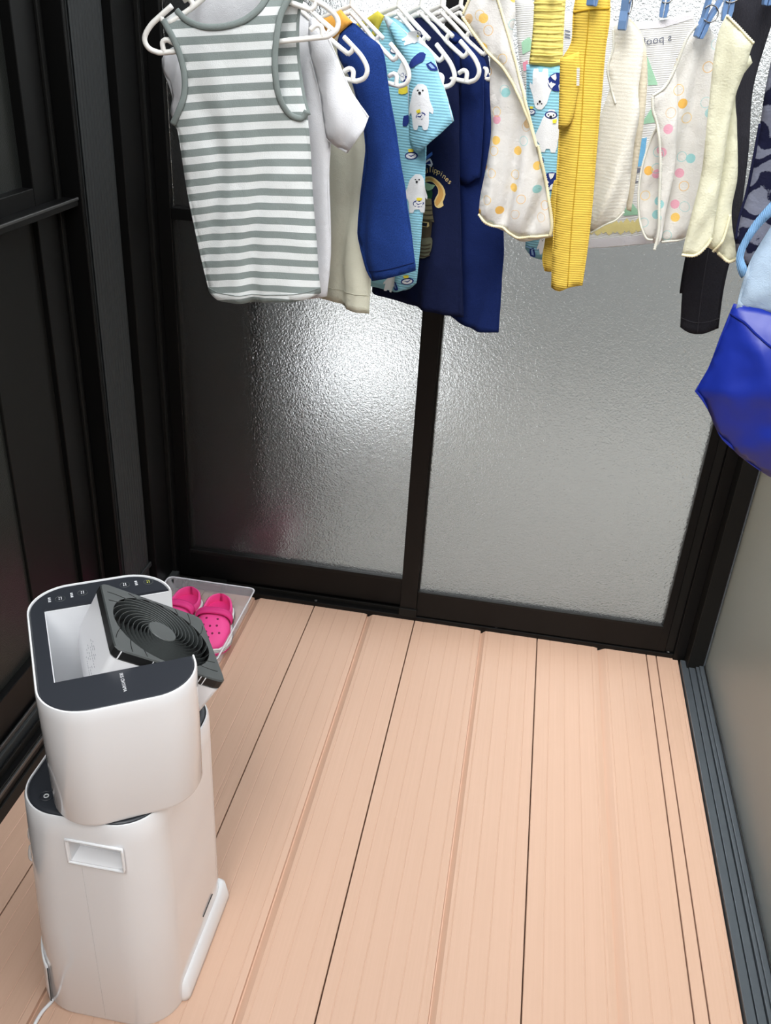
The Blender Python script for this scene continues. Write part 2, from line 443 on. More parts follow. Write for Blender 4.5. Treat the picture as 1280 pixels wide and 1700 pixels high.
# right sash (in front): meeting stile, rails, panes
YR0, YR1 = 1.9485, 1.9755
wbox('meeting_stile', -.222, -.179, YR0 - .004, YR1, .026, TOPZ)
wbox('stile_foot', -.224, -.177, YR0 - .008, YR1, .012, .036, BLACK2)
wbox('glazing_bead', -.179, -.1745, YR0 + .003, YR1, .094, .968, BLACK2, .001)
wbox('bottom_rail', -.179, .445, YR0, YR1, .014, .086)
wbox('bottom_rail_lip', -.179, .445, YR0 - .002, YR0 + .006, .084, .0905, BLACK2, .001)
wbox('stile', .443, .463, YR0, YR1, .014, TOPZ)
wbox('stile', .463, .484, YR0 + .004, YR1, .014, TOPZ, BLACK2)
wbox('glass_pane', -.177, .444, 1.958, 1.962, .086, TOPZ - .04, GLASS_BACK, 0)
wbox('top_rail', -.835, .49, 1.948, 2.0, TOPZ - .05, TOPZ)
# jambs
wbox('jamb', -.93, -.835, 1.95, 2.06, -.02, TOPZ)
wbox('jamb_rib', -.845, -.835, 1.942, 1.95, .012, TOPZ, BLACK2, .001)
wbox('jamb', .484, .512, 1.94, 2.06, -.02, TOPZ)
wbox('corner_post', .512, .56, 1.90, 2.06, -.02, TOPZ, BLACK2)
# track end blocks in the left corner
for (a, b, c, d, z0, z1) in ((-.856, -.826, 1.90, 1.945, .012, .05), (-.826, -.812, 1.915, 1.945, .012, .036), (-.810, -.804, 1.915, 1.945, .012, .034), (-.802, -.796, 1.915, 1.945, .012, .034), (-.794, -.78, 1.915, 1.945, .012, .03), (-.775, -.70, 1.93, 1.965, .012, .03)):
    wbox('track_block', a, b, c, d, z0, z1, BLACK2 if a > -.85 else CHAR, .002)

# ------------------------------------------------------------------ structure: left house window
lw = tag(empty('window_2', (-.86, 1.0, 0)), kind='structure')
def lbox(n, x0, x1, y0, y1, z0, z1, m=BLACK, b=.0015): return box(n, x0, x1, y0, y1, z0, z1, m, lw, b)
Y0 = -.9
lbox('sill_kick', -.90, -.861, Y0, 1.945, -.02, .03, BLACK2)
lbox('sill', -.96, -.866, Y0, 1.90, .03, .062)
lbox('sill_edge', -.868, -.862, Y0, 1.90, .050, .058, SCREW, .0008)
lbox('track_rib', -.885, -.880, Y0, 1.72, .062, .078, BLACK2, .001)
lbox('track_step', -.96, -.89, Y0, 1.72, .062, .092, CHAR)
lbox('track_rib', -.900, -.896, Y0, 1.72, .092, .104, SCREW, .001)
lbox('bottom_rail', -.94, -.905, Y0, 1.69, .098, .185)
lbox('stile', -.94, -.905, 1.585, 1.69, .185, TOPZ)
lbox('stile_bead', -.905, -.898, 1.66, 1.672, .185, TOPZ, BLACK2)
lbox('middle_rail', -.94, -.905, Y0, 1.585, 1.03, 1.085)
lbox('handle_bar', -.905, -.872, Y0, 1.684, 1.040, 1.054, BLACK)
lbox('handle_bar_edge', -.874, -.870, Y0, 1.684, 1.051, 1.0565, SCREW, .001)
lbox('glass_pane', -.932, -.926, Y0, 1.59, 1.08, TOPZ, GLASS_DARK, 0)
lbox('lower_panel', -.932, -.922, Y0, 1.40, .18, 1.035, GLASS_DARK, 0)
lbox('inner_stile', -.932, -.916, 1.40, 1.59, .18, 1.035, BLACK2)
# ribbed jamb strip
lbox('jamb_edge', -.93, -.866, 1.688, 1.702, .03, TOPZ)
V = []; prof = []
for k in range(11):
    y = 1.702 + .0125 * k
    prof += [(-.862, y + .001), (-.862, y + .009), (-.8645, y + .010), (-.8645, y + .0115)]
n = len(prof); V = [(x, y, z) for z in (.062, TOPZ) for x, y in prof]
F = [(i, i + 1, n + i + 1, n + i) for i in range(n - 1)]
mesh_obj('ribbed_jamb', V, F, CHAR, lw, smooth=False)
lbox('jamb_backing', -.93, -.866, 1.702, 1.845, .03, TOPZ, CHAR)
lbox('jamb_clip', -.862, -.857, 1.735, 1.845, .125, .138, CHAR, .002)
lbox('jamb_return', -.90, -.845, 1.842, 1.95, .0, TOPZ)
tag(box('eave_light_block', -1.15, -.62, -2.2, 2.1, 2.42, 2.5, plain('light_block_eave_grey', (.35, .34, .32), .8), None, 0), kind='structure')  # unseen eave over the house side, added to shade the left of the deck
tag(box('wall_left', -1.15, -.945, -2.2, 2.1, -.05, 2.5, plain('dark_house_wall', (.03, .03, .03), .8)), kind='structure')

# ------------------------------------------------------------------ structure: right frosted panel wall
rw = tag(empty('window_3', (.55, 1.0, 0)), kind='structure')
def rbox(n, x0, x1, y0, y1, z0, z1, m=RAILGREY, b=.0012): return box(n, x0, x1, y0, y1, z0, z1, m, rw, b)
rbox('bottom_rail', .5, .5165, Y0, 1.93, -.02, .010)
rbox('bottom_rail', .5175, .532, Y0, 1.915, -.02, .0125)
rbox('bottom_rail', .533, .5405, Y0, 1.905, -.02, .018)
rbox('bottom_rail', .5405, .60, Y0, 1.905, -.02, .022)
rbox('gasket', .5505, .553, Y0, 1.90, .022, .027, GASKET, .0005)
rbox('frosted_panel', .553, .558, Y0, 1.905, .018, .64, GLASS_RIGHT, 0)
rbox('clear_pane', .553, .558, Y0, 1.905, .67, TOPZ, GLASS_CLEAR, 0)
rbox('cross_rail', .545, .575, Y0, 1.905, .64, .67, BLACK)
rbox('panel_edge', .5495, .553, 1.897, 1.901, .022, .64, RAILGREY, .0005)
rbox('top_rail', .53, .60, Y0, 1.95, TOPZ, TOPZ + .06, BLACK)

tag(box('wall_light_block', -1.15, .60, -1.05, -.93, -.05, 1.95, plain('light_block_wall_grey', (.22, .22, .21), .8), None, 0), kind='structure')  # unseen wall behind the camera, added to block sky and sun from there
# ------------------------------------------------------------------ outside, seen blurred through the glass
CONC = plain('pale_concrete', (.16, .158, .15), .9, noise_amt=.15, noise_scale=4)
TANW = plain('tan_render', srgb(190, 165, 130), .9, noise_amt=.08, noise_scale=3)
GREYW = plain('grey_render', (.13, .135, .135), .9, noise_amt=.08, noise_scale=3)
DARKW = plain('dark_siding', (.03, .032, .034), .8)
tag(box('ground', -8, 8, -6, 9, -.35, -.25, CONC, None, 0), kind='structure')
tag(box('wall_house', -1.6, -.64, 2.12, 2.7, -.25, 2.6, DARKW, None, 0), kind='structure')
tag(box('wall_garden', -.62, 3.2, 4.6, 4.75, -.25, 1.3, GREYW, None, 0), kind='structure')
ob_ = tag(empty('bounce_box', (-.6, 3.4, -.25)), 'bright white box outdoors, blurred behind the left frosted pane', 'box')  # invented white box, throws light back for the bright spot in the pane
MB().box(-.88, -.36, 3.1, 3.7, -.25, .12).build('bounce_box_body', WHITEP2, ob_, bevel=.02)
MB().box(-.90, -.34, 3.08, 3.72, .12, .16).build('bounce_box_lid', WHITEP2, ob_, bevel=.012)
pk = on_y(450, 870, 2.18)
bk = tag(empty('bucket', (pk.x, 2.18, -.25)), 'pink bucket outdoors, a faint blur low in the left frosted pane', 'bucket')
V, F = loft([[Vector((pk.x + r * math.cos(2 * math.pi * k / 24), 2.18 + r * math.sin(2 * math.pi * k / 24), z)) for k in range(24)] for r, z in ((.045, -.25), (.055, -.249), (.075, .12), (.078, .125), (.073, .125), (.05, -.2))]); mesh_obj('bucket_body', V, F, plain('faded_pink_plastic', srgb(140, 96, 110), .6), bk)
V, F = tube(smooth_path([(pk.x - .076, 2.18, .11), (pk.x - .06, 2.1, .05), (pk.x, 2.075, .03), (pk.x + .06, 2.1, .05), (pk.x + .076, 2.18, .11)], 6), .003, 8); mesh_obj('bucket_handle', V, F, SOLEW, bk)
tag(box('wall_neighbour', 1.15, 1.3, -4, 3.4, -.25, 1.2, TANW, None, 0), kind='structure')

# ------------------------------------------------------------------ dehumidifying dryer
DC = Vector((-.497, .918, 0))
dr = tag(empty('clothes_dryer', DC), 'white two-part clothes dryer, its top turned, black spiral fan tilted up, beside dark window', 'dryer')
def lp(x, y, z): return Vector((DC.x + x, DC.y + y, z))
# lower body: rounded, a little wider at the foot on the window side
LB = []
for z, hx, hy, cx, r in ((.004, .108, .1365, -.007, .062), (0.0, .1115, .140, -.0095, .064), (.008, .1135, .1425, -.0105, .065), (.20, .108, .1425, -.006, .064), (.40, .1015, .1425, -.0005, .062), (.434, .1005, .1420, 0, .062), (.4395, .0985, .140, 0, .060), (.4395, .0965, .138, 0, .058), (.434, .0955, .137, 0, .057)):
    LB.append([lp(x, y, z) for x, y in rrect(hx, hy, r, 12, cx, 0)])
V, F = loft(LB)
body = mesh_obj('lower_body', V, F, WHITEP, dr, smooth=False)
# grip recess in the narrow front face, and the mould seam
pa, pb = on_y(114, 1397, .776), on_y(202, 1443, .776)
rc = MB().box(pa.x, pb.x, .74, .803, pb.z, pa.z).build('cutter', WHITEP2)
sm = MB().box(-.4995, -.4988, .70, .7762, .004, .352).build('cutter', WHITEP2)
cut(body, [rc, sm])
for p in body.data.polygons: p.use_smooth = True
body.data.set_sharp_from_angle(angle=math.radians(35))
fr = []
for z0, x0, x1, z1 in ((pb.z, pa.x, pb.x, pa.z),):
    o = [(x0 - .004, z0 - .004), (x1 + .004, z0 - .004), (x1 + .004, z1 + .004), (x0 - .004, z1 + .004)]
    path = [Vector((x, .7752, z)) for x, z in o]
    dense = []
    for i in range(4):
        for k in range(8): dense.append(path[i].lerp(path[(i + 1) % 4], k / 8))
    V, F = tube(dense, .0022, 8, closed=True)
    grip = mesh_obj('grip_frame', V, F, WHITEP, dr)
mb = MB().box(pa.x - .001, pb.x + .001, .8005, .803, pb.z - .001, pa.z + .001); mb.build('grip_recess', WHITEP2, grip)
# black top plate of the lower body
V, F = loft([[lp(x, y, z) for x, y in rrect(hx, hy, r, 12)] for z, hx, hy, r in ((.43, .0955, .137, .057), (.4385, .0952, .1368, .057), (.4405, .0935, .135, .055), (.4408, .088, .13, .05))])
plate = mesh_obj('top_plate', V, F, PANELBLK, dr)
def ring(c, r, w, z, seg=24):
    pts = [c + Vector((r * math.cos(2 * math.pi * k / seg), r * math.sin(2 * math.pi * k / seg), z)) for k in range(seg)]
    return tube(pts, w, 6, closed=True)
c0 = on_z(77, 1322, .4405); c0.z = 0
V, F = ring(c0, .0085, .0013, .4412); mesh_obj('lock_ring', V, F, PANELBLK, plate)
V, F = ring(c0, .003, .0008, .4414); mesh_obj('lock_ring', V, F, INKW, plate)
c1 = on_z(84, 1269, .4408)
mesh_obj('arrow_mark', [c1 + Vector(p) for p in ((-.0025, -.002, .0006), (.0025, -.002, .0006), (0, .003, .0006), (-.0025, -.002, 0), (.0025, -.002, 0), (0, .003, 0))], [(0, 1, 2), (5, 4, 3), (0, 3, 4, 1), (1, 4, 5, 2), (2, 5, 3, 0)], INKW, plate, smooth=False)
# side foot on the room side
ft = []
for z, hx, e in ((.0, .0165, -.002), (.003, .018, 0), (.012, .018, 0), (.040, .0155, -.002), (.046, .012, -.006)):
    ft.append([Vector((x, y, z)) for x, y in rrect(hx, .104 + e, min(.0115, hx - .001), 8, -.420 + hx, .933)])
V, F = loft(ft); mesh_obj('side_foot', V, F, WHITEP, dr)
box('vent_slit', -.3945, -.39285, .93, .975, .075, .0757, CHAR, dr, 0)
# rear cover with hinge clip and cord outlet, on the window side
bc = []
for z, hx in ((.0, .002), (.12, .0045), (.40, .001)):
    bc.append([Vector((-.609 + hx * sx + .018 * z / .4, .918 + .085 * sy, z + .002)) for sx, sy in ((-1, -1), (1, -1), (1, 1), (-1, 1))])
V, F = loft(bc); c = mesh_obj('rear_cover', V, F, WHITEP, dr, smooth=False); add_bevel(c, .002)
V, F = tube(smooth_path([(-.586, .832, .385), (-.6, .84, .36), (-.606, .845, .33), (-.600, .842, .315)], 5), .005, 8); mesh_obj('cover_clip', V, F, WHITEP, dr)
# raised shell round the rear bottom corner
V, F = [], []; NZ, NK = 8, 15
for i in range(NZ):
    for k in range(NK):
        kk = k / (NK - 1); zt = .128 - .038 * kk; z = .002 + (zt - .002) * i / (NZ - 1)
        q = min(1, max(0, (z - .008) / .192)); hx, cx, r = .1135 - .0055 * q, -.0105 + .0045 * q, .0655
        a = math.radians(172 + 62 * kk); e = .0032
        V.append(lp(cx - (hx - r) + (r + e) * math.cos(a), -(.1425 - r) + (r + e) * math.sin(a) if a > math.pi else -(.1425 - r) + (math.pi - a) * .12, z))
for i in range(NZ - 1):
    for k in range(NK - 1): F.append((i * NK + k, i * NK + k + 1, (i + 1) * NK + k + 1, (i + 1) * NK + k))
cv = mesh_obj('cord_cover', V, F, WHITEP, dr); sd = cv.modifiers.new('thick', 'SOLIDIFY'); sd.thickness = .0028; sd.offset = -1
e0 = V[NK - 1]; e1 = V[NZ * NK - 1]
Vt, Ft = tube([e0 + Vector((.0012, 0, .004)), e0.lerp(e1, .5) + Vector((.0012, 0, 0)), e1 + Vector((.0012, 0, -.002))], .0009, 6); mesh_obj('cover_gap', Vt, Ft, CHAR, cv)
# latch on the rear edge
pl_ = [on_y(x, y, .872) for x, y in ((50, 1376), (50, 1388), (55, 1400), (53, 1408))]
V, F = tube(smooth_path(pl_, 5), .0035, 8); mesh_obj('cover_latch', V, F, WHITEP, dr)
pl_ = [on_y(x, y, .868) for x, y in ((58, 1402), (51, 1406), (51, 1424), (60, 1428), (68, 1430))]
V, F = tube(smooth_path(pl_, 5), .0032, 8); mesh_obj('cover_latch', V, F, WHITEP, dr)
cp = [on_z(96, 1632, .02), on_z(94, 1645, .008), on_z(86, 1662, .0035), on_z(70, 1680, .003), on_z(58, 1700, .003), on_z(40, 1740, .003), on_z(-40, 1800, .003)]
V, F = tube(smooth_path(cp, 6), .003, 8); mesh_obj('power_cord', V, F, WHITEP, dr)

# upper part: yoke turned on the base
YAW = math.radians(32); TQ = Matrix.Translation(DC) @ Matrix.Rotation(YAW, 4, 'Z')
def up(u, v, z): return TQ @ Vector((u, v, z))
SH = []
for z, hx, hy, r in ((.4435, .092, .136, .055), (.444, .097, .1415, .059), (.450, .0995, .1440, .061), (.62, .1005, .1455, .062), (.6375, .1005, .1455, .062), (.6405, .0995, .1445, .061), (.6405, .0975, .1425, .059), (.636, .0965, .1415, .058)):
    SH.append([up(x, y, z) for x, y in rrect(hx, hy, r, 12)])
V, F = loft(SH)
yoke = mesh_obj('yoke_shell', V, F, WHITEP, dr, smooth=False)
c1 = MB().box(-.0755, .2, -.0745, .089, .47, .9, TQ).build('cutter', WHITEP2)
cut(yoke, [c1])
for p in yoke.data.polygons: p.use_smooth = True
yoke.data.set_sharp_from_angle(angle=math.radians(35))
V, F = loft([[up(x, y, z) for x, y in rrect(hx, hy, r, 12)] for z, hx, hy, r in ((.628, .0965, .1415, .058), (.6385, .0965, .1415, .058), (.6398, .0950, .1400, .0565))])
tp = mesh_obj('control_panel', V, F, PANELBLK, dr, smooth=False)
c2 = MB().box(-.0768, .2, -.0758, .0903, .4, .9, TQ).build('cutter', WHITEP2)
cut(tp, [c2])
text_mesh('IRIS OHYAMA', .0062, lambda x, y: up(.004 + y, -.102 - x, .6402), 'brand_lettering', INKW, tp)
def panel_pt(px, py): return on_z(px, py, .640)
for i, (px, py) in enumerate(((100, 994), (137, 984), (207, 971), (246, 966))):
    c = panel_pt(px, py); c.z = 0
    V, F = ring(c, .0068, .0005, .640, 20); btn = mesh_obj('button', V, F, GRILLE, tp)
    col = INKY if i == 3 else INKW
    for (dx, dy, w, h) in ((-.003, .0015, .0022, .0012), (.001, .0015, .0026, .0010), (-.003, -.0012, .0024, .0011), (.0012, -.0014, .0022, .0013)):
        a = math.radians(32 - 90); q = Matrix.Translation((c.x, c.y, .6402)) @ Matrix.Rotation(a, 4, 'Z')
        MB().box(dx - w / 2, dx + w / 2, dy - h / 2, dy + h / 2, -.0003, .0002, q).build('button_mark', col, btn)
for (px, py) in ((82, 996), (119, 988), (226, 968)):
    c = panel_pt(px, py); q = Matrix.Translation((c.x, c.y, .6402)) @ Matrix.Rotation(math.radians(32), 4, 'Z')
    for k in (-1, 0, 1):
        MB().box(-.0018, .0018, -.0009 + k * .0045, .0009 + k * .0045, -.0003, .0002, q).build('panel_mark', INKW, tp)
# tilted fan head
TILT = math.radians(33.5)
FC = up(.071, .007, .626)
fu = (TQ.to_3x3() @ Vector((math.cos(TILT), 0, -math.sin(TILT)))); fv = TQ.to_3x3() @ Vector((0, 1, 0)); fn = fu.cross(fv)
FM = Matrix(((fu.x, fv.x, fn.x, FC.x), (fu.y, fv.y, fn.y, FC.y), (fu.z, fv.z, fn.z, FC.z), (0, 0, 0, 1)))
def fp(a, b, c): return FM @ Vector((a, b, c))
FA, FB = .084, .0805
V, F = loft([[fp(x, y, z) for x, y in rrect(hx, hy, r, 6)] for z, hx, hy, r in ((-.125, .030, .060, .02), (-.118, .048, .070, .016), (-.10, .066, .076, .012), (-.07, .078, .079, .01), (-.0145, .0825, .0795, .009))])
fb = mesh_obj('fan_housing', V, F, WHITEP2, dr, smooth=False)
for p in fb.data.polygons: p.use_smooth = True
fb.data.set_sharp_from_angle(angle=math.radians(40))
# rim plate with a round hole, black skirt, dark well, spiral ribs and hub
N = 96; outer, inner = [], []; RH = .0745
for k in range(N):
    t = 2 * math.pi * k / N; cx, sy = math.cos(t), math.sin(t)
    m = min(FA / max(abs(cx), 1e-6), FB / max(abs(sy), 1e-6)); rr_ = .011
    x, y = m * cx, m * sy
    if abs(x) > FA - rr_ and abs(y) > FB - rr_:      # round the corners
        ccx, ccy = math.copysign(FA - rr_, x), math.copysign(FB - rr_, y); d = Vector((x - ccx, y - ccy)); d = d.normalized() * rr_; x, y = ccx + d.x, ccy + d.y
    outer.append((x, y)); inner.append((RH * cx, RH * sy))
loops = [[fp(x * .975, y * .975, -.0145) for x, y in outer], [fp(x, y, -.012) for x, y in outer], [fp(x, y, -.001) for x, y in outer], [fp(x * .985, y * .985, .001) for x, y in outer], [fp(x, y, .001) for x, y in inner], [fp(x * .985, y * .985, -.0135) for x, y in inner]]
V, F = loft(loops, False, False)
skirt_n = N * 2
gm = mesh_obj('grille_frame', V, F, GRILLE, dr, smooth=False); gm.data.materials.append(GRILLEBLK)
for p in gm.data.polygons:
    if p.index < skirt_n or p.index >= N * 4: p.material_index = 1
mesh_obj('fan_well', [fp(0, 0, -.0133)] + [fp(.0745 * math.cos(2 * math.pi * k / 48), .0745 * math.sin(2 * math.pi * k / 48), -.0133) for k in range(48)], [(0, 1 + k, 1 + (k + 1) % 48) for k in range(48)], GRILLEBLK, gm, smooth=False)
NR = 20; ribs = []
for i in range(NR):
    V, F = [], []; ns = 26
    for k in range(ns + 1):
        t = k / ns; r = .014 + (.0745 - .014) * t; th = 2 * math.pi * i / NR + 2.9 * t ** .85
        w = .0007 + .0003 * t; ca, sa = math.cos(th), math.sin(th)
        tx, ty = -sa, ca
        for (ww, zz) in ((-w, -.0125), (-w, .0012), (w, .0008), (w * 1.2, -.0125)):
            V.append(fp(r * ca + ww * tx, r * sa + ww * ty, zz))
    for k in range(ns):
        for j in range(4):
            F.append((k * 4 + j, k * 4 + (j + 1) % 4, k * 4 + 4 + (j + 1) % 4, k * 4 + 4 + j))
    rb = mesh_obj('grille_rib', V, F, GRILLE, gm, smooth=False)
    # rib carried on over the corner plate as a fine dark line
    th = 2 * math.pi * i / NR + 2.9; P = []
    for k in range(9):
        r = .0745 + .042 * k / 8; a = th + .42 * k / 8
        x, y = r * math.cos(a), r * math.sin(a)
        if abs(x) > FA * .955 or abs(y) > FB * .955: break
        P.append(fp(x, y, .0011))
    if len(P) > 2:
        V, F = tube(P, .0006, 5); mesh_obj('corner_groove', V, F, GRILLEBLK, gm)
V, F = loft([[fp(r * math.cos(2 * math.pi * k / 32), r * math.sin(2 * math.pi * k / 32), z) for k in range(32)] for r, z in ((.0205, -.006), (.0215, .0008), (.0205, .0018))])
mesh_obj('hub', V, F, GRILLE, gm, smooth=False)
for dx in (-.0745, -.028, .045, .052):
    MB().box(dx - .0006, dx + .0006, -FB - .0004, -FB + .004, -.013, -.001, FM).build('skirt_notch', WHITEP2, gm)
# printed notice on the housing's slanted inner side
def hp(a, b): return fp(-.0818 + .0001, b, a)
for k, (b0, b1, z) in enumerate(((-.045, .01, -.046), (-.05, .012, -.050), (-.048, .008, -.0545), (-.042, .014, -.060), (-.05, .010, -.0645), (-.046, -.002, -.069))):
    n = 9
    for j in range(n):
        if random.random() < .25: continue
        y0 = b0 + (b1 - b0) * j / n; w = (b1 - b0) / n * random.uniform(.45, .85)
        off = -(.078 + .0045 * (z + .07) / .0555) - .0002
        MB().box(off, off + .0015, y0, y0 + w, z - .0004, z + .0004, FM).build('notice_mark', INKG, fb)

# ------------------------------------------------------------------ tray with pink clogs
TR = Vector((-.73, 1.77, 0))
tr = tag(empty('shoe_tray', TR), 'shallow translucent plastic tray holding the pink clogs on the deck', 'tray')
x0, x1, y0, y1 = -.838, -.606, 1.60, 1.905
LOOP = []
for z, e, r in ((.0005, -.010, .012), (.050, 0, .014), (.052, .003, .014), (.054, .003, .014), (.054, -.001, .013), (.050, -.0015, .012), (.0035, -.0115, .011)):
    LOOP.append([Vector(((x0 + x1) / 2 + x, (y0 + y1) / 2 + y, z)) for x, y in rrect((x1 - x0) / 2 + e, (y1 - y0) / 2 + e, r, 4)])
V, F = loft(LOOP); mesh_obj('tray_body', V, F, TRAY, tr, smooth=False)
V, F = tube([Vector(p) for p in LOOP[3]], .0018, 6, closed=True); mesh_obj('tray_rim', V, F, plain('milky_rim', (.75, .75, .8), .3), tr)

def clog(cx, cy, rot, side, label, loc_z=.0045):
    R = tag(empty('clog', (cx, cy, loc_z)), label, 'shoe', 'pair of pink clogs in the tray')
    T = Matrix.Translation((cx, cy, loc_z)) @ Matrix.Rotation(rot, 4, 'Z')
    LEN = .196
    def halfw(t):      # t 0 toe .. 1 heel -> inner/outer half widths
        pts = [(0, .013), (.03, .028), (.09, .039), (.2, .0455), (.32, .0465), (.5, .041), (.65, .0375), (.8, .038), (.92, .032), (.98, .020), (1, .009)]
        for (a, b), (c, d) in zip(pts, pts[1:]):
            if t <= c:
                k = (t - a) / (c - a); return b + (d - b) * k
        return pts[-1][1]
    def P(t, x, z): return T @ Vector((x + side * .006 * math.cos(t * math.pi) , -LEN / 2 + t * LEN, z))
    ts = [0, .015, .04, .08, .14, .2, .28, .36, .44, .52, .6, .68, .76, .84, .9, .95, .98, 1]
    def outline(e, z): return [P(t, halfw(t) + e, z) for t in ts] + [P(t, -halfw(t) - e, z) for t in reversed(ts)]
    V, F = loft([outline(-.001, 0), outline(.004, .004), outline(.005, .011)]); mesh_obj('outsole', V, F, PINKD, R)
    V, F = loft([outline(.005, .0105), outline(.0062, .012), outline(.0052, .021), outline(.001, .0235)]); mid = mesh_obj('midsole', V, F, SOLEW, R)
    for z, e_ in ((.0145, .0062), (.0185, .0057)):
        V, F = tube(outline(e_, z), .0005, 5, closed=True); mesh_obj('sole_line', V, F, SOLEB, mid)
    mesh_obj('insole', outline(-.004, .0262), [tuple(range(2 * len(ts)))], PINKD, R, smooth=False)
    # upper: closed toe box, then open sides up to the heel wall
    def top(t): return .026 + .036 * math.sin(min(1, t / .42) * math.pi / 2) ** .75
    NA = 20; V, F = [], []; tt = [0, .012, .03, .06, .1, .15, .2, .26, .32, .38, .44, .49, .53, .56]
    for t in tt:
        w = halfw(t) + .0005; H = top(t) - .022
        for k in range(NA + 1):
            a = math.pi * k / NA; ca, sa = math.cos(a), math.sin(a)
            x = w * math.copysign(abs(ca) ** .75, ca); z = .022 + H * abs(sa) ** .72
            V.append(P(t, x, z))
    for i in range(len(tt) - 1):
        for k in range(NA): F.append((i * (NA + 1) + k, (i + 1) * (NA + 1) + k, (i + 1) * (NA + 1) + k + 1, i * (NA + 1) + k + 1))
    F.append(tuple(range(NA + 1)))
    u = mesh_obj('toe_upper', V, F, PINK, R); sm_ = u.modifiers.new('thick', 'SOLIDIFY'); sm_.thickness = .004; sm_.offset = -1
    # heel wall, height dips at the sides and rises at the back
    hs = [.54, .58, .62, .66, .7, .76, .82, .88, .93, .97, .99, 1]; path = [(t, 1) for t in hs] + [(t, -1) for t in reversed(hs)]
    V, F = [], []
    for t, s in path:
        w = halfw(t); hz = .062 - .022 * math.sin(min(1, max(0, (t - .52) / .25)) * math.pi / 2) + .012 * max(0, (t - .8) / .2)
        lean = .0025
        for (e, z) in ((.0005, .022), (.001, .03), (-lean * .3, hz - .002), (-lean - .0015, hz), (-lean - .0042, hz - .002), (-.0045, .024)):
            V.append(P(t, s * (w + e), z))
    m = len(path)
    for i in range(m - 1):
        for j in range(5): F.append((i * 6 + j, i * 6 + j + 1, i * 6 + 7 + j, i * 6 + 6 + j))
    mesh_obj('heel_wall', V, F, PINK, R)
    # strap lying over the instep
    pts = []
    for k in range(15):
        a = math.pi * k / 14; w = halfw(.52) + .0035; ca, sa = math.cos(a), math.sin(a)
        pts.append((w * math.copysign(abs(ca) ** .75, ca), .036 + (top(.5) - .031) * abs(sa) ** .7))
    V, F = [], []
    for x, z in pts:
        for (t, dz) in ((.43, -.0015), (.435, .002), (.47, .0035), (.478, .0025), (.486, .0035), (.52, .002), (.525, -.0015)):
            k = 1 + dz * 6
            V.append(P(t + .02, x * (1 + dz * 8), z + dz))
    for i in range(14):
        for j in range(6): F.append((i * 7 + j, i * 7 + 7 + j, i * 7 + 8 + j, i * 7 + j + 1))
    st = mesh_obj('strap', V, F, PINKD, R); s2 = st.modifiers.new('thick', 'SOLIDIFY'); s2.thickness = .003
    for s in (1, -1):
        c = P(.5, s * (halfw(.5) + .004), .038)
        V, F = loft([[c + (T.to_3x3() @ Vector((s * d, .006 * math.cos(a), .006 * math.sin(a)))) for a in [2 * math.pi * q / 12 for q in range(12)]] for d in (-.002, .002)])
        mesh_obj('rivet', V, F, SOLEB, st, smooth=False)
    # ventilation holes
    for (t, x) in ((.37, -.014), (.37, .014), (.26, -.018), (.26, .0155), (.245, -.001), (.17, -.022), (.165, -.008), (.15, .008), (.17, .024), (.10, .0)):
        w = halfw(t); a = math.acos(max(-1, min(1, math.copysign(abs(x / w) ** (1 / .75), x)))); z = .022 + (top(t) - .022) * abs(math.sin(a)) ** .72
        dz = .012 * (1 if t < .3 else .3)
        c = P(t, x, z + .0003)
        zt = top(t + .02) - top(t - .02); slope = zt / (.04 * LEN)
        nrm = (T.to_3x3() @ Vector((x * 9, -slope, 1))).normalized()
        ax = nrm.orthogonal().normalized(); ay = nrm.cross(ax)
        V, F = loft([[c + ax * (.0028 * math.cos(a)) + ay * (.0028 * math.sin(a)) + nrm * d for a in [2 * math.pi * q / 10 for q in range(10)]] for d in (-.001, .0007)])
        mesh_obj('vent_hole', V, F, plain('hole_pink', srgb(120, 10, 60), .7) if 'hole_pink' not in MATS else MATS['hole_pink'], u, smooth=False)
    return R
clog(-.667, 1.765, math.radians(5), 1, 'pink clog in the tray, the nearer right one with white striped sole showing')
clog(-.770, 1.775, math.radians(2), -1, 'pink clog in the tray, half hidden behind the black fan grille')

# ------------------------------------------------------------------ laundry helpers
def resample(poly, step):
    """poly: (s, z, flags) -> dense closed outline; flags 'c' corner, 'o' open edge from this point on"""
    n = len(poly); P = [np.array(p[:2]) for p in poly]; FL = [p[2] if len(p) > 2 else '' for p in poly]
    out, opn = [], []
    for i in range(n):
        a, b = P[i], P[(i + 1) % n]; L = np.linalg.norm(b - a)
        ta = (b - a) if 'c' in FL[i] else (b - P[i - 1]) * .5
        tb = (b - a) if 'c' in FL[(i + 1) % n] else (P[(i + 2) % n] - a) * .5
        for t_ in (ta, tb):
            l_ = np.linalg.norm(t_)
            if l_ > L: t_ *= L / l_
        k = max(1, int(round(L / step)))
        for j in range(k):
            t = j / k; h1 = 2 * t ** 3 - 3 * t * t + 1; h2 = t ** 3 - 2 * t * t + t; h3 = -2 * t ** 3 + 3 * t * t; h4 = t ** 3 - t * t
            out.append(h1 * a + h2 * ta + h3 * b + h4 * tb); opn.append('o' in FL[i])
    return np.array(out), opn
def seg_dist(p, A, B):
    AB = B - A; t = np.clip(((p - A) * AB).sum(1) / np.maximum((AB * AB).sum(1), 1e-12), 0, 1)
    return np.sqrt((((A + AB * t[:, None]) - p) ** 2).sum(1)).min()
def inside(p, A, B):
    c = (A[:, 1] > p[1]) != (B[:, 1] > p[1])
    x = A[:, 0] + (p[1] - A[:, 1]) / np.where(np.abs(B[:, 1] - A[:, 1]) < 1e-12, 1e-12, B[:, 1] - A[:, 1]) * (B[:, 0] - A[:, 0])
    return (np.count_nonzero(c & (p[0] < x)) % 2) == 1
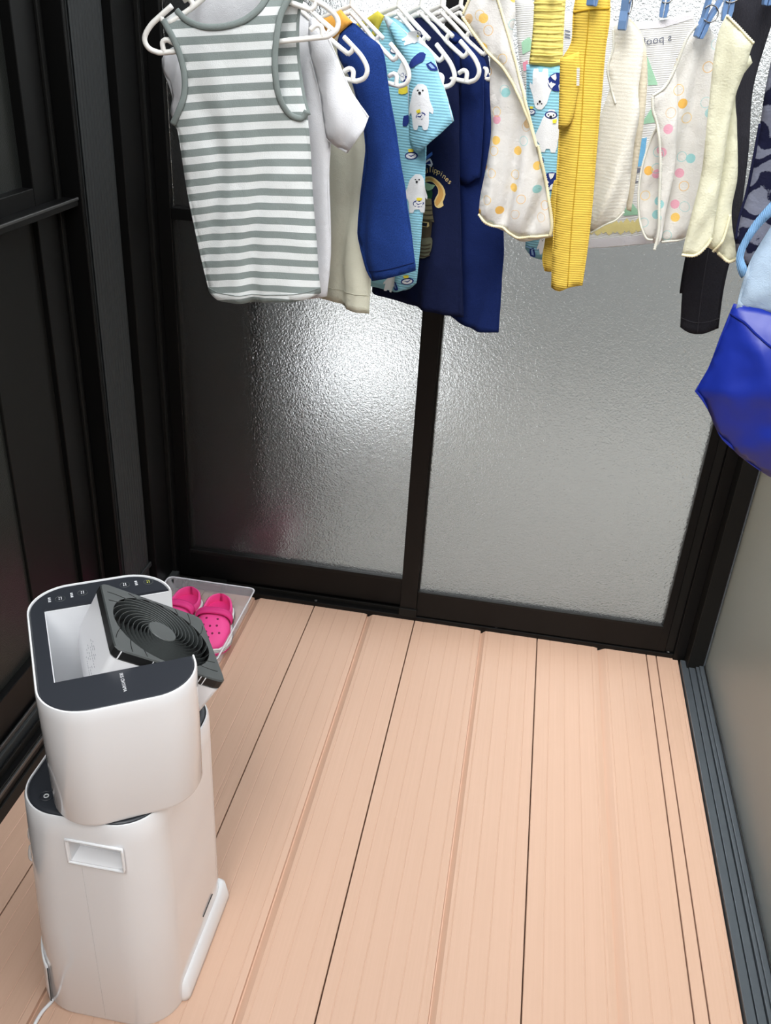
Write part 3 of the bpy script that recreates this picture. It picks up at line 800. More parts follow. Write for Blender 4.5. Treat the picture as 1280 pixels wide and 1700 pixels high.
def fill(outl, step):
    A = outl; B = np.roll(outl, -1, 0); n = len(outl)
    pts = [tuple(p) for p in outl]
    lo, hi = outl.min(0), outl.max(0); row = 0; z = lo[1] + step * .5
    while z < hi[1]:
        x = lo[0] + (step * .5 if row % 2 else 0)
        while x < hi[0]:
            q = np.array((x, z))
            if inside(q, A, B) and seg_dist(q, A, B) > step * .55: pts.append((x, z))
            x += step
        z += step * .87; row += 1
    r = delaunay_2d_cdt([Vector(p) for p in pts], [(i, (i + 1) % n) for i in range(n)], [], 1, 1e-7)
    return [np.array(p) for p in r[0]], [tuple(f) for f in r[2]]

class Cloth:
    """one layer of cloth cut from an outline traced on a vertical plane, puffed and folded off it"""
    def __init__(self, plane, poly_px, side=1, puff=.012, soft=.03, fold=(0, 0, 0, 0), wr=.0015, off=0, step=.0085, seed=0, lean=0):
        self.pl = plane
        poly = [(*plane.sz(p[0], p[1]), p[2] if len(p) > 2 else '') for p in poly_px]
        self.out, self.opn = resample(poly, step)
        # keep the outline counter-clockwise
        a = self.out; area = np.sum(a[:, 0] * np.roll(a[:, 1], -1) - np.roll(a[:, 0], -1) * a[:, 1])
        self.A = a; self.B = np.roll(a, -1, 0)
        cl = np.array([not o for o in self.opn])
        self.CA, self.CB = (self.A[cl], self.B[cl]) if cl.any() else (self.A, self.B)
        self.side, self.puff, self.soft, self.fold, self.wr, self.off, self.step, self.seed, self.lean = side, puff, soft, fold, wr, off, step, seed, lean
        self.zlo, self.zhi = a[:, 1].min(), a[:, 1].max(); self.slo, self.shi = a[:, 0].min(), a[:, 0].max()
    def disp(self, s, z):
        d = seg_dist(np.array((s, z)), self.CA, self.CB)
        k = 1 - math.exp(-d / self.soft)
        dn = (self.zhi - z) / max(1e-6, self.zhi - self.zlo)
        o = self.off + self.side * self.puff * k
        amp, freq, slant, top = self.fold
        if amp:
            ph = 6.28 * (freq * (s - self.slo + slant * (self.zhi - z)) + .55 * noise.noise(Vector((s * 9 + self.seed, z * 5, self.seed))))
            o += amp * (math.sin(ph + self.seed) + .45 * math.sin(2.3 * ph + 1.7 * self.seed)) * (top + (1 - top) * dn) * min(1, .25 + k)
        if self.wr:
            o += self.wr * noise.noise(Vector((s * 28 + self.seed * 3, z * 20, 7 + self.seed))) + self.wr * .5 * noise.noise(Vector((s * 70, z * 55 + self.seed, 3)))
        return o + self.lean * dn
    def at(self, s, z, extra=0): return self.pl.pt(s, z, self.disp(s, z) + extra)
    def px(self, x, y, extra=0):
        s, z = self.pl.sz(x, y)
        p = self.at(s, z, extra)
        # stay under the same pixel after the offset
        o = Vector((0, 0, CAM_H)); r = (self.pl.pt(s, z) - o)
        q = o + r * ((p - o).dot(self.pl.n) / r.dot(self.pl.n))
        return q
    def build(self, name, mat, parent, thick=.0013, uvfn=None):
        vs_, fs = fill(self.out, self.step)
        V = [self.at(p[0], p[1]) for p in vs_]
        if self.side < 0: fs = [tuple(reversed(f)) for f in fs]
        uv = [(uvfn(p[0], p[1]) if uvfn else (p[0], p[1])) for p in vs_]
        ob = mesh_obj(name, V, fs, mat, parent, True, uv)
        if thick:
            sm = ob.modifiers.new('thick', 'SOLIDIFY'); sm.thickness = thick; sm.offset = -1
        return ob
    def decal(self, poly_px, mat, parent, name='print_motif', step=.006, extra=.0011):
        poly = [(*self.pl.sz(p[0], p[1]), p[2] if len(p) > 2 else '') for p in poly_px]
        out, _ = resample(poly, step)
        vs_, fs = fill(out, step)
        return mesh_obj(name, [self.at(p[0], p[1], extra) for p in vs_], fs, mat, parent, True, [tuple(p) for p in vs_])
    def piping(self, pts_px, r, mat, parent, name='piping', extra=.0005, per=5, flat=.5, closed=False):
        P = smooth_path([Vector((*self.pl.sz(x, y), 0)) for x, y in pts_px], per, closed)
        V, F = tube([self.at(p.x, p.y, extra) for p in P], r, 8, closed, (self.pl.n, flat))
        uv = [(k * .01, 0) for k in range(len(V))]
        return mesh_obj(name, V, F, mat, parent, True, uv)
    def overlock(self, pts_px, r, mat, parent, name='overlocked_edge', pitch=.0032, extra=.0003):
        """beaded stitched edge"""
        P = smooth_path([Vector((*self.pl.sz(x, y), 0)) for x, y in pts_px], 8)
        L = [0]
        for a, b in zip(P, P[1:]): L.append(L[-1] + (b - a).length)
        n = max(4, int(L[-1] / (pitch / 2))); Q, R_ = [], []
        j = 0
        for k in range(n + 1):
            d = L[-1] * k / n
            while j < len(L) - 2 and L[j + 1] < d: j += 1
            t = (d - L[j]) / max(1e-9, L[j + 1] - L[j]); p = P[j].lerp(P[j + 1], t)
            Q.append(self.at(p.x, p.y, extra)); R_.append(r * (1.15 if k % 2 else .72))
        V, F = tube(Q, R_, 7); return mesh_obj(name, V, F, mat, parent, True, [(0, 0)] * len(V))
def garment(name, plane_or_loc, label, cat, group=None):
    loc = plane_or_loc.p if isinstance(plane_or_loc, Plane) else plane_or_loc
    return tag(empty(name, loc), label, cat, group)
def two_layer(root, plane, poly, mat, near='back_panel', far='front_panel', farpoly=None, puff=.014, soft=.03, fold=(.006, 9, .1, .3), seed=0, uvfn=None, wr=.0015, farmat=None, lean=0, off=0, step=.0085):
    a = Cloth(plane, poly, 1, puff, soft, fold, wr, off, step, seed, lean); a.build(near, mat, root, uvfn=uvfn)
    b = Cloth(plane, farpoly or poly, -1, puff, soft, (fold[0] * .8, fold[1], fold[2], fold[3]), wr, off, step, seed + 3, lean); b.build(far, farmat or mat, root, uvfn=uvfn)
    return a, b

# ------------------------------------------------------------------ drying pole and child-size hangers
RAIL_A, RAIL_B = Vector((-.417, 1.35, 0)), Vector((-.17, 1.73, 0))
RD = (RAIL_B - RAIL_A).normalized(); RN = Vector((RD.y, -RD.x, 0))
def rail_at(px, py):
    r = Vector(ray(px, py)); o = Vector((0, 0, CAM_H)); t = (RAIL_A - o).dot(RN) / r.dot(RN)
    return o + r * t
POLE_Z = 1.515
q0, q1 = RAIL_A - RD * .62, RAIL_A + RD * .74
pole = tag(empty('drying_pole', (q0.x, q0.y, POLE_Z)), 'pale metal drying pole carrying the white hangers above the clothes', 'pole')
V, F = tube([(q0.x, q0.y, POLE_Z), (q1.x, q1.y, POLE_Z)], .009, 16); mesh_obj('rod', V, F, STEEL, pole)
V, F = tube([(q0.x - .01, q0.y, POLE_Z), (q0.x + .012, q0.y + .01, POLE_Z)], .016, 16); mesh_obj('end_cap', V, F, HANGER, pole)
V, F = tube([(q1.x - .01, q1.y - .014, POLE_Z), (q1.x, q1.y, POLE_Z)], .014, 16); mesh_obj('end_cap', V, F, HANGER, pole)

def hanger(base, yaw, tilt, scale, label):
    R = tag(empty('clothes_hanger', base), label, 'hanger', 'white plastic hangers on the drying pole')
    T = Matrix.Translation(base) @ Matrix.Rotation(math.radians(yaw), 4, 'Z') @ Matrix.Rotation(math.radians(tilt), 4, 'Y')
    def W(x, z, y=0): return T @ Vector((x * scale, y, z * scale * (.75 if z < 0 else 1)))
    r = .0036 * scale
    hook = (POLE_Z - base.z) / scale
    st = [(0, .0), (0, .03), (0, hook * .55), (-.008, hook * .75), (-.0155, hook - .004), (-.012, hook + .0085), (0, hook + .0135), (.0125, hook + .008), (.0145, hook - .006)]
    V, F = tube(smooth_path([W(*p) for p in st], 5), r, 8); mesh_obj('hook', V, F, HANGER, R)
    fr = MB()
    for s in (1, -1):
        for path in ([(0, .004), (s * .012, -.003), (s * .072, -.040)],                        # upper arm with free tip
                     [(s * .064, -.037), (s * .060, -.046), (s * .063, -.053)],                 # short post
                     [(0, -.008), (s * .03, -.028), (s * .063, -.053), (s * .098, -.074)],      # lower arm, inside the shoulder
                     [(s * .098, -.074), (s * .104, -.068), (s * .106, -.060)],
                     [(s * .088, -.046), (s * .106, -.060), (s * .122, -.074), (s * .133, -.092), (s * .131, -.108), (s * .120, -.117), (s * .104, -.119), (0, -.119)],  # outer finger round to the bottom bar
                     [(s * .110, -.119), (s * .110, -.103), (s * .103, -.099), (s * .094, -.106)]):
            V, F = tube(smooth_path([W(*p) for p in path], 4), r, 8); fr.add(V, F)
    fr.build('frame', HANGER, R, smooth=True)
    return R
HG = {}
def place_hanger(key, px, py, yaw, tilt, scale, label):
    b = rail_at(px, py); HG[key] = (b, yaw); hanger(b, yaw, tilt, scale, label); return Plane(b.x, b.y, yaw)
P_TANK = place_hanger('tank', 386, -50, 12, -8, .98, 'white plastic hanger carrying the grey striped tank top, nearest of the row')
P_WHITE = place_hanger('white', 492, 2, -20, 5, .95, 'white plastic hanger of the plain white tee, its end loop against the blue shoulder')
P_RAG = place_hanger('raglan', 583, 13, -30, 7, .95, 'white plastic hanger of the blue-sleeved shirt, its end loop against the bear top')
P_BEAR = place_hanger('bear', 661, 14, -33, 7, 1, 'white plastic hanger of the bear top, its end loop against the navy tees')
P_NAVY1 = place_hanger('navy1', 699, 15, -33, 4, 1, 'white plastic hanger carrying the navy tee with the printed hut')
P_NAVY2 = place_hanger('navy2', 733, 13, -33, 4, 1, 'white plastic hanger carrying the plain navy tee with the longest hem')
P_NAVY3 = place_hanger('navy3', 764, 14, -33, 4, 1, 'white plastic hanger of the last navy shirt, next to the dotted gauze cloth')

# ------------------------------------------------------------------ garments on hangers
C_GREY = fabric('grey_rib_binding', srgb(138, 148, 146), .05, ('X', 260, 1.5))
C_WHITE = fabric('white_cotton', (.80, .81, .84), .2)
C_CREAM = fabric('cream_cotton', srgb(226, 226, 208), .2)
C_BLUE = fabric('royal_blue_brushed_cotton', srgb(28, 54, 116), .03, fleck=.25)
C_NAVY = fabric('navy_cotton', srgb(18, 26, 58), .03, fleck=.1)
C_NAVYB = fabric('navy_blue_cotton', srgb(21, 37, 88), .04, fleck=.12)
C_ORANGE = fabric('orange_rib', srgb(244, 180, 84), .15, ('X', 200, 1))
C_YEL = fabric('yellow_rib', srgb(232, 218, 90), .15, ('X', 200, 1))
C_LBLUE = fabric('light_blue_ribbed_cotton', srgb(150, 208, 228), .15, ('Y', 75, .9))
C_MUST = fabric('mustard_yellow_jersey', srgb(224, 192, 84), .12, ('Y', 95, .7))
C_LEMON = fabric('lemon_shirred_cotton', srgb(246, 230, 136), .2, ('Y', 60, 1.2))
I_WHITE = fabric('white_print', (.82, .83, .85), .1)
I_NAVY = fabric('navy_print', srgb(36, 52, 120), .03)
I_YEL = fabric('yellow_print', srgb(228, 210, 70), .05)
I_BLK = fabric('black_print', (.02, .02, .025), 0)

# tank top, its back to the camera
t = garment('tank_top', P_TANK, 'grey and white striped sleeveless tank top, nearest garment on the hangers', 'tank top')
sA, sB = P_TANK.sz(306, 262), P_TANK.sz(519, 250)
tl = (sB[1] - sA[1]) / (sB[0] - sA[0]); smid = P_TANK.sz(400, 250)[0]
def tank_uv(s, z): return (s, z - tl * (s - sA[0]) + .9 * (s - smid) ** 2 * max(0, min(1, (1.35 - z) / .25)) - .0)
period = (P_TANK.sz(400, 130)[1] - P_TANK.sz(400, 490)[1]) / 15.2
STRIPE = striped('grey_white_stripe', srgb(136, 146, 144), srgb(222, 226, 226), period, .35, .5)
neck = [(293, 17), (310, 33), (338, 44), (372, 44), (404, 35), (428, 18), (440, 2), (450, -18)]
armR = [(490, -20), (478, 0), (466, 26), (460, 60), (457, 100), (460, 142), (468, 170), (482, 190), (500, 196), (509, 184)]
armL = [(287, 206), (298, 184), (307, 158), (308, 128), (302, 98), (290, 66), (279, 46), (271, 33)]
tank_poly = [(271, 33, 'c')] + [(293, 17, 'co')] + [(x, y, 'o') for x, y in neck[1:-1]] + [(450, -18, 'c'), (490, -20, 'co')] + [(x, y, 'o') for x, y in armR[1:]] + [(512, 205), (516, 250), (520, 330), (526, 400), (529, 450), (533, 486, 'co'), (500, 495, 'o'), (440, 499, 'o'), (395, 500, 'o'), (362, 496, 'o'), (347, 485, 'c'), (336, 440), (322, 375), (310, 315), (300, 250), (294, 215), (287, 206, 'co')] + [(x, y, 'o') for x, y in armL[1:-1]]
far_arm = [(505, -14), (494, 15), (491, 60), (494, 110), (502, 160), (511, 192)]
tank_far = [(275, 30, 'c'), (297, 15, 'co'), (315, 45, 'o'), (345, 75, 'o'), (390, 75, 'o'), (430, 45, 'o'), (452, -12, 'c'), (505, -14, 'co')] + [(x, y, 'o') for x, y in far_arm[1:]] + [(512, 205), (516, 250), (520, 330), (526, 400), (529, 450), (533, 486, 'co'), (500, 493, 'o'), (440, 496, 'o'), (395, 497, 'o'), (362, 493, 'o'), (347, 485, 'c'), (336, 440), (322, 375), (310, 315), (300, 250), (294, 215), (291, 208, 'co'), (300, 190, 'o'), (312, 150, 'o'), (310, 120, 'o'), (300, 80, 'o')]
a, b = two_layer(t, P_TANK, tank_poly, STRIPE, farpoly=tank_far, puff=.013, fold=(.0055, 8, .15, .3), seed=1, uvfn=tank_uv)
a.piping(neck, .0042, C_GREY, t, 'neck_binding', .001)
a.piping([(x + .5, y) for x, y in armR], .0042, C_GREY, t, 'armhole_binding', .001)
a.piping(armL, .0042, C_GREY, t, 'armhole_binding', .001)
b.piping(far_arm, .0042, C_GREY, t, 'armhole_binding', -.001)
a.piping([(346, 477), (365, 484), (400, 487), (450, 486), (500, 483), (531, 477)], .0006, C_GREY, t, 'hem_stitching', .0008)

# plain white tee
t = garment('white_tee', P_WHITE, 'plain white short-sleeved tee hanging right behind the striped tank top', 'tee')
wp = [(292, 70), (318, 10), (345, -20), (430, -22), (487, 14), (522, 30, 'c'), (541, 62), (549, 130), (549, 225), (546, 300), (549, 400), (547, 450), (542, 492, 'co'), (480, 498, 'o'), (420, 494, 'o'), (360, 480, 'c'), (346, 420), (336, 330), (318, 200), (302, 120)]
two_layer(t, P_WHITE, wp, C_WHITE, puff=.014, fold=(.006, 10, .05, .35), seed=2)
sl = [(522, 30), (545, 46), (566, 92), (592, 152), (619, 192, 'co'), (616, 214, 'o'), (598, 240, 'o'), (583, 253, 'c'), (562, 240), (549, 228), (536, 150), (522, 90)]
sf = [(522, 30), (545, 46), (566, 92), (592, 152), (619, 192, 'co'), (606, 206, 'o'), (590, 226, 'o'), (583, 253, 'c'), (562, 240), (549, 228), (536, 150), (522, 90)]
two_layer(t, P_WHITE, sl, C_WHITE, 'sleeve', 'sleeve_lining', sf, puff=.016, soft=.02, fold=(.004, 14, .5, .5), seed=4, off=.012)
ls = [(300, 78), (280, 82), (269, 98), (272, 122), (283, 148), (286, 166), (283, 186), (292, 203), (312, 206), (335, 190), (335, 110)]
two_layer(t, P_WHITE, ls, C_WHITE, 'sleeve', 'sleeve_lining', puff=.012, soft=.02, fold=(.005, 16, .6, .6), seed=5)

# cream shirt with blue sleeves and orange collar
t = garment('raglan_shirt', P_RAG, 'cream long-sleeved shirt with royal blue sleeve and orange collar', 'shirt')
bp_ = [(470, 80), (520, 45), (560, 30), (585, 50), (598, 100), (606, 170), (613, 240), (612, 330), (613, 400), (615, 450), (612, 521, 'co'), (588, 514, 'o'), (565, 500, 'o'), (530, 488, 'o'), (470, 470, 'c'), (455, 300)]
ca_, cb_ = two_layer(t, P_RAG, bp_, C_CREAM, puff=.014, fold=(.005, 10, .02, .4), seed=6)
ca_.piping([(530, 462), (560, 476), (585, 484), (613, 491)], .0006, C_CREAM, t, 'hem_stitching', .001)
sl = [(583, 50), (600, 38), (626, 60), (645, 75), (653, 96), (660, 150), (671, 215), (683, 290), (694, 370), (703, 436, 'c'), (703, 446, 'co'), (668, 456, 'o'), (632, 463, 'c'), (622, 445), (611, 404), (607, 384), (613, 315), (621, 250), (616, 200), (607, 165), (598, 132), (586, 112), (575, 90), (576, 66)]
sa_, sb_ = two_layer(t, P_RAG, sl, C_BLUE, 'sleeve', 'sleeve_lining', puff=.014, soft=.025, fold=(.004, 7, .1, .3), seed=7, off=.02)
sa_.piping([(626, 447), (665, 442), (702, 432)], .0007, C_NAVYB, t, 'cuff_stitching', .001)
co = [(541, 33, 'c'), (562, 29), (584, 17, 'c'), (601, 38, 'c'), (590, 48), (577, 60), (566, 66), (556, 48)]
Cloth(P_RAG, co, 1, .006, .01, (.002, 20, .5, 1), .001, .024, .006, 8).build('collar', C_ORANGE, t, .003)

# light blue bear print top
t = garment('bear_print_shirt', P_BEAR, 'light blue short-sleeved top printed with white bears, yellow collar', 'top')
bp_ = [(600, 75), (630, 30), (655, 30), (695, 66), (706, 120), (707, 250), (704, 330), (700, 380), (695, 440), (691, 470, 'co'), (668, 483, 'o'), (640, 478, 'o'), (600, 465, 'c'), (592, 300)]
ba, _ = two_layer(t, P_BEAR, bp_, C_LBLUE, puff=.014, fold=(.004, 10, .05, .35), seed=9)
sl = [(650, 27), (697, 64), (727, 86), (742, 128), (754, 165), (763, 200, 'co'), (744, 224, 'o'), (720, 246, 'o'), (703, 254, 'c'), (692, 240), (689, 190), (686, 120), (668, 76)]
sf = [(650, 27), (697, 64), (727, 86), (742, 128), (754, 165), (763, 200, 'co'), (738, 206, 'o'), (712, 226, 'o'), (703, 254, 'c'), (692, 240), (689, 190), (686, 120), (668, 76)]
bs, _ = two_layer(t, P_BEAR, sl, C_LBLUE, 'sleeve', 'sleeve_lining', sf, puff=.016, soft=.02, fold=(.003, 10, .4, .4), seed=10, farmat=fabric('pale_blue_inside', srgb(208, 222, 234), .2), off=.015)
Cloth(P_BEAR, [(603, 42, 'c'), (622, 32), (641, 19, 'c'), (651, 27, 'c'), (643, 46), (634, 62, 'c'), (629, 60), (634, 44), (620, 44), (606, 50)], 1, .005, .01, (0, 0, 0, 0), .001, .02, .006, 11).build('collar', C_YEL, t, .003)

def motif(cl, parent, kind, cx, cy, sc, rot=0):
    """flat printed figures, traced as shapes on the cloth"""
    ca, sa = math.cos(math.radians(rot)), math.sin(math.radians(rot))
    def tr_(pts): return [(cx + sc * (x * ca - y * sa), cy + sc * (x * sa + y * ca), *f) for x, y, *f in pts]
    def circ(x, y, r, n=10, ry=None): return [(x + r * math.cos(2 * math.pi * k / n), y + (ry or r) * math.sin(2 * math.pi * k / n)) for k in range(n)]
    e = [0]
    def d(pts, m):
        e[0] += 1; cl.decal(tr_(pts), m, parent, 'print_motif', .006, .0010 + .00035 * e[0])
    if kind == 'bear':
        d([(-6, -34), (-3, -37), (4, -37), (8, -34), (11, -26), (14, -12), (20, 4), (19, 10), (14, 6), (14, 22), (12, 34), (5, 34), (3, 28), (-3, 28), (-5, 34), (-12, 34), (-14, 22), (-16, 8), (-22, 14), (-23, 6), (-16, -12), (-12, -26)], I_WHITE)
        d(circ(-3, -27, 1.3), I_BLK); d(circ(4, -27, 1.3), I_BLK); d(circ(0, -23, 2.2), I_BLK)
    if kind == 'diver':
        d([(-7, -30), (-3, -37), (5, -37), (9, -30), (12, -20), (16, -6), (20, 8), (15, 12), (14, 24), (12, 34), (5, 34), (3, 28), (-3, 28), (-5, 34), (-12, 34), (-14, 22), (-20, 16), (-24, 10), (-16, -10), (-12, -22)], I_WHITE)
        d(circ(1, -28, 10, 12, 6.5), I_NAVY); d(circ(1, -28, 8, 12, 4.6), I_WHITE); d(circ(-3, -28, 1.2), I_BLK); d(circ(5, -28, 1.2), I_BLK); d(circ(1, -25, 2.2), I_BLK)
        d([(4, -20), (11, -22), (10, -15), (5, -15)], I_YEL)
    if kind == 'penguin':
        d(circ(0, 0, 9, 12, 6.5), I_NAVY); d(circ(0, .3, 7.2, 12, 4.6), I_WHITE); d([(-6, -3), (0, 2), (6, -3), (0, 0)], I_NAVY); d([(-4, -11), (4, -11), (3, -6), (-3, -6)], I_YEL)
    if kind == 'ball':
        d(circ(0, 0, 12, 16), I_NAVY)
        for k in range(4):
            q = k * math.pi / 2 + .3
            d([(3 * math.cos(q), 3 * math.sin(q)), (11 * math.cos(q + .1), 11 * math.sin(q + .1)), (11 * math.cos(q + .75), 11 * math.sin(q + .75)), (5 * math.cos(q + .7), 5 * math.sin(q + .7))], I_WHITE)
    if kind == 'flipper':
        d([(-8, 12), (-2, -12), (7, -13), (10, -2), (6, 4), (0, 13)], I_NAVY)
    if kind == 'fin':
        d([(-7, -6), (0, -9), (6, 8), (-3, 7)], I_NAVY); d([(-4, -4), (-1, -6), (3, 5), (-1, 4)], I_LB)
    if kind == 'foot':
        d([(-8, 5), (-5, -6), (6, -7), (8, 0), (2, 6)], I_YEL)
I_LB = fabric('pale_blue_print', srgb(140, 170, 215), .05)
for a_ in (('bear', 718, 178, 1.05, 0), ('flipper', 709, 100, 1.1, 25), ('fin', 732, 110, .9, -15), ('diver', 700, 62, .5, 60), ('penguin', 719, 192, 1.0, -20)): motif(bs, t, *a_)
for a_ in (('penguin', 662, 84, .8, 10), ('bear', 678, 118, .5, 0), ('ball', 679, 128, .7, 0), ('foot', 676, 150, 1.0, 0), ('flipper', 680, 200, .7, -10), ('penguin', 688, 258, 1.0, 0), ('bear', 696, 322, .9, 0), ('penguin', 698, 338, .9, 10), ('penguin', 681, 466, .9, -5), ('bear', 655, 468, .45, 20), ('fin', 665, 473, .8, 0)): motif(ba, t, *a_)

# navy tee with the printed hut
t = garment('navy_print_tee', P_NAVY1, 'navy tee printed with a thatched hut and the word Philippines', 'tee')
np_ = [(650, 70), (680, 34), (706, 30), (738, 52), (752, 95), (761, 150), (763, 300), (766, 420), (768, 527, 'co'), (735, 520, 'o'), (700, 508, 'o'), (655, 496, 'o'), (618, 484, 'c'), (628, 300), (640, 130)]
na, _ = two_layer(t, P_NAVY1, np_, C_NAVY, puff=.014, fold=(.006, 8, .02, .25), seed=12)
I_TAN = fabric('tan_print', srgb(196, 150, 84), 0); I_TANL = fabric('pale_tan_print', srgb(214, 190, 130), 0)
I_HUT = fabric('brown_print', srgb(138, 126, 96), 0); I_HUTD = fabric('dark_brown_print', srgb(78, 68, 54), 0)
I_GRN = fabric('green_print', srgb(40, 84, 56), 0); I_MINT = fabric('mint_print', srgb(160, 196, 160), 0); I_STONE = fabric('stone_print', srgb(112, 112, 92), 0)
I_BLU = fabric('blue_print', srgb(70, 110, 190), 0)
crook_o = [(698, 300), (712, 293), (724, 292), (735, 297), (743, 308), (746, 322), (743, 334), (744, 340), (738, 344), (732, 339), (731, 332), (737, 320), (736, 310), (729, 302), (716, 301), (700, 306)]
na.decal(crook_o, I_TANL, t, extra=.0012)
cx_ = sum(p[0] for p in crook_o) / len(crook_o)
na.decal([(699, 302), (713, 295), (724, 294), (734, 299), (741, 309), (744, 322), (740, 335), (736, 341), (733, 335), (738, 322), (737, 309), (729, 300), (716, 298), (700, 304)], I_TAN, t, extra=.0017)
na.decal([(703, 306), (712, 302), (724, 305), (733, 306), (728, 312), (716, 316), (704, 314)], I_MINT, t, extra=.0014)
na.decal([(702, 312), (712, 311), (718, 317), (726, 314), (726, 327), (703, 335)], I_GRN, t, extra=.0017)
na.decal([(708, 327, 'c'), (725, 329, 'c'), (728, 350), (732, 367, 'c'), (716, 364), (702, 358, 'c')], I_HUT, t, 'print_motif', .006, .0022)
for k in range(4):
    y = 336 + k * 8; na.decal([(705 - k, y), (716, y + 3), (728 + k, y + 2), (728 + k, y + 3.4), (716, y + 5), (705 - k, y + 2)], I_HUTD, t, 'print_motif', .006, .0027)
na.decal([(702, 361, 'c'), (727, 367, 'c'), (723, 396, 'c'), (698, 392, 'c')], I_HUTD, t, extra=.0020)
na.decal([(706, 366, 'c'), (719, 368, 'c'), (720, 374), (717, 376, 'c'), (706, 374, 'c')], I_TANL, t, extra=.0025)
na.decal([(708, 367.5, 'c'), (717, 369, 'c'), (716, 375, 'c'), (708, 373, 'c')], I_BLK, t, extra=.0030)
na.decal([(699, 396), (712, 394), (727, 393), (729, 404), (725, 418), (715, 426), (702, 424)], I_STONE, t, extra=.0024)
for k in range(4):
    y = 403 + k * 6; na.decal([(702, y), (714, y + 2), (726, y - 1), (726, y + .8), (714, y + 4), (702, y + 2)], I_HUTD, t, 'print_motif', .006, .0029)
na.decal([(704, 266), (716, 258), (725, 251), (726, 256), (716, 264), (706, 272)], I_BLU, t, extra=.0013)
na.decal([(704, 275), (714, 267), (722, 262), (727, 272), (724, 277), (716, 272), (706, 279)], I_WHITE, t, extra=.0016)
na.decal([(706, 277), (716, 269), (722, 265), (724, 271), (715, 272)], I_NAVY, t, extra=.0021)
word = 'Philippines'
for i, ch in enumerate(word):
    u_ = i / (len(word) - 1); x = 700 + 47 * u_; y = 287 - 7 * math.sin(math.pi * min(1, u_ * 1.05)) + 15 * u_ ** 2.2
    rot = math.radians(-14 + 52 * u_)
    def fnn(gx, gy, x=x, y=y, rot=rot):
        X = gx * 1000; Yp = -gy * 1000
        return na.px(x + X * math.cos(rot) - Yp * math.sin(rot), y + X * math.sin(rot) + Yp * math.cos(rot), .0045)
    text_mesh(ch, .0125, fnn, 'print_letter', I_TANL, t)

# plain navy tee behind it
t = garment('navy_tee', P_NAVY2, 'plain navy blue tee with the longest hem, right of the hut print tee', 'tee')
n2 = [(690, 60), (716, 46), (746, 50), (770, 60), (797, 84), (812, 128), (824, 280), (836, 390), (833, 470), (828, 552, 'co'), (800, 548, 'o'), (775, 538, 'o'), (757, 524, 'o'), (700, 490, 'c'), (696, 200)]
two_layer(t, P_NAVY2, n2, C_NAVYB, puff=.016, fold=(.005, 8, .02, .25), seed=13)
sl = [(778, 72), (800, 88), (813, 112), (815, 200), (809, 292, 'co'), (787, 304, 'o'), (769, 292, 'c'), (763, 262), (770, 200), (776, 140)]
two_layer(t, P_NAVY2, sl, C_NAVYB, 'sleeve', 'sleeve_lining', puff=.010, soft=.02, fold=(.003, 10, .1, .4), seed=14, off=.020)
Cloth(P_NAVY2, [(738, 64, 'c'), (744, 51), (752, 52), (764, 60), (775, 66, 'c'), (768, 74), (756, 66), (748, 64)], 1, .004, .01, (0, 0, 0, 0), .001, .02, .006, 15).build('collar', C_NAVYB, t, .003)
t = garment('navy_shirt', P_NAVY3, 'dark navy shirt at the far end of the row, mostly hidden behind the navy tee', 'shirt')
two_layer(t, P_NAVY3, [(682, 60), (697, 38), (716, 34), (732, 50), (760, 58), (795, 58), (808, 84), (816, 140), (820, 330, 'co'), (770, 330, 'o'), (700, 330, 'c'), (690, 150)], C_NAVY, puff=.012, fold=(.004, 9, .02, .3), seed=16)

# ------------------------------------------------------------------ pegged laundry on the right
PAL = [srgb(236, 176, 196), srgb(244, 206, 110), srgb(160, 214, 216), srgb(226, 196, 150), srgb(240, 190, 90), srgb(176, 214, 214)]
C_DOT = dotted('dotted_white_gauze', (.80, .79, .77), PAL, 31, .19, .25, 1.3)
C_DOT2 = dotted('dotted_grey_gauze', (.78, .77, .74), PAL, 31, .20, .25, 4.1)
C_EDGE = fabric('cream_overlock_thread', srgb(240, 232, 196), .1)
C_EDGEB = fabric('pale_overlock_thread', srgb(226, 226, 216), .1)
C_GAUZE = fabric('white_gauze', srgb(240, 238, 230), .3, ('Y', 60, .3))
C_IVORY = fabric('ivory_gauze', srgb(232, 231, 208), .28, None, 420)
C_CHAR = fabric('charcoal_denim', srgb(40, 40, 46), 0, ('X', 160, .8), fleck=.15)
C_SEAM = fabric('dark_seam', srgb(58, 58, 64), 0)
C_TOWEL = fabric('white_towel', srgb(236, 236, 234), .3, ('Y', 120, 1.5))
C_MUSTD = fabric('mustard_seam', srgb(196, 158, 44), .05)
def yplane(px, Y, yaw):
    p = on_y(px, 40, Y); return Plane(p.x, p.y, yaw)

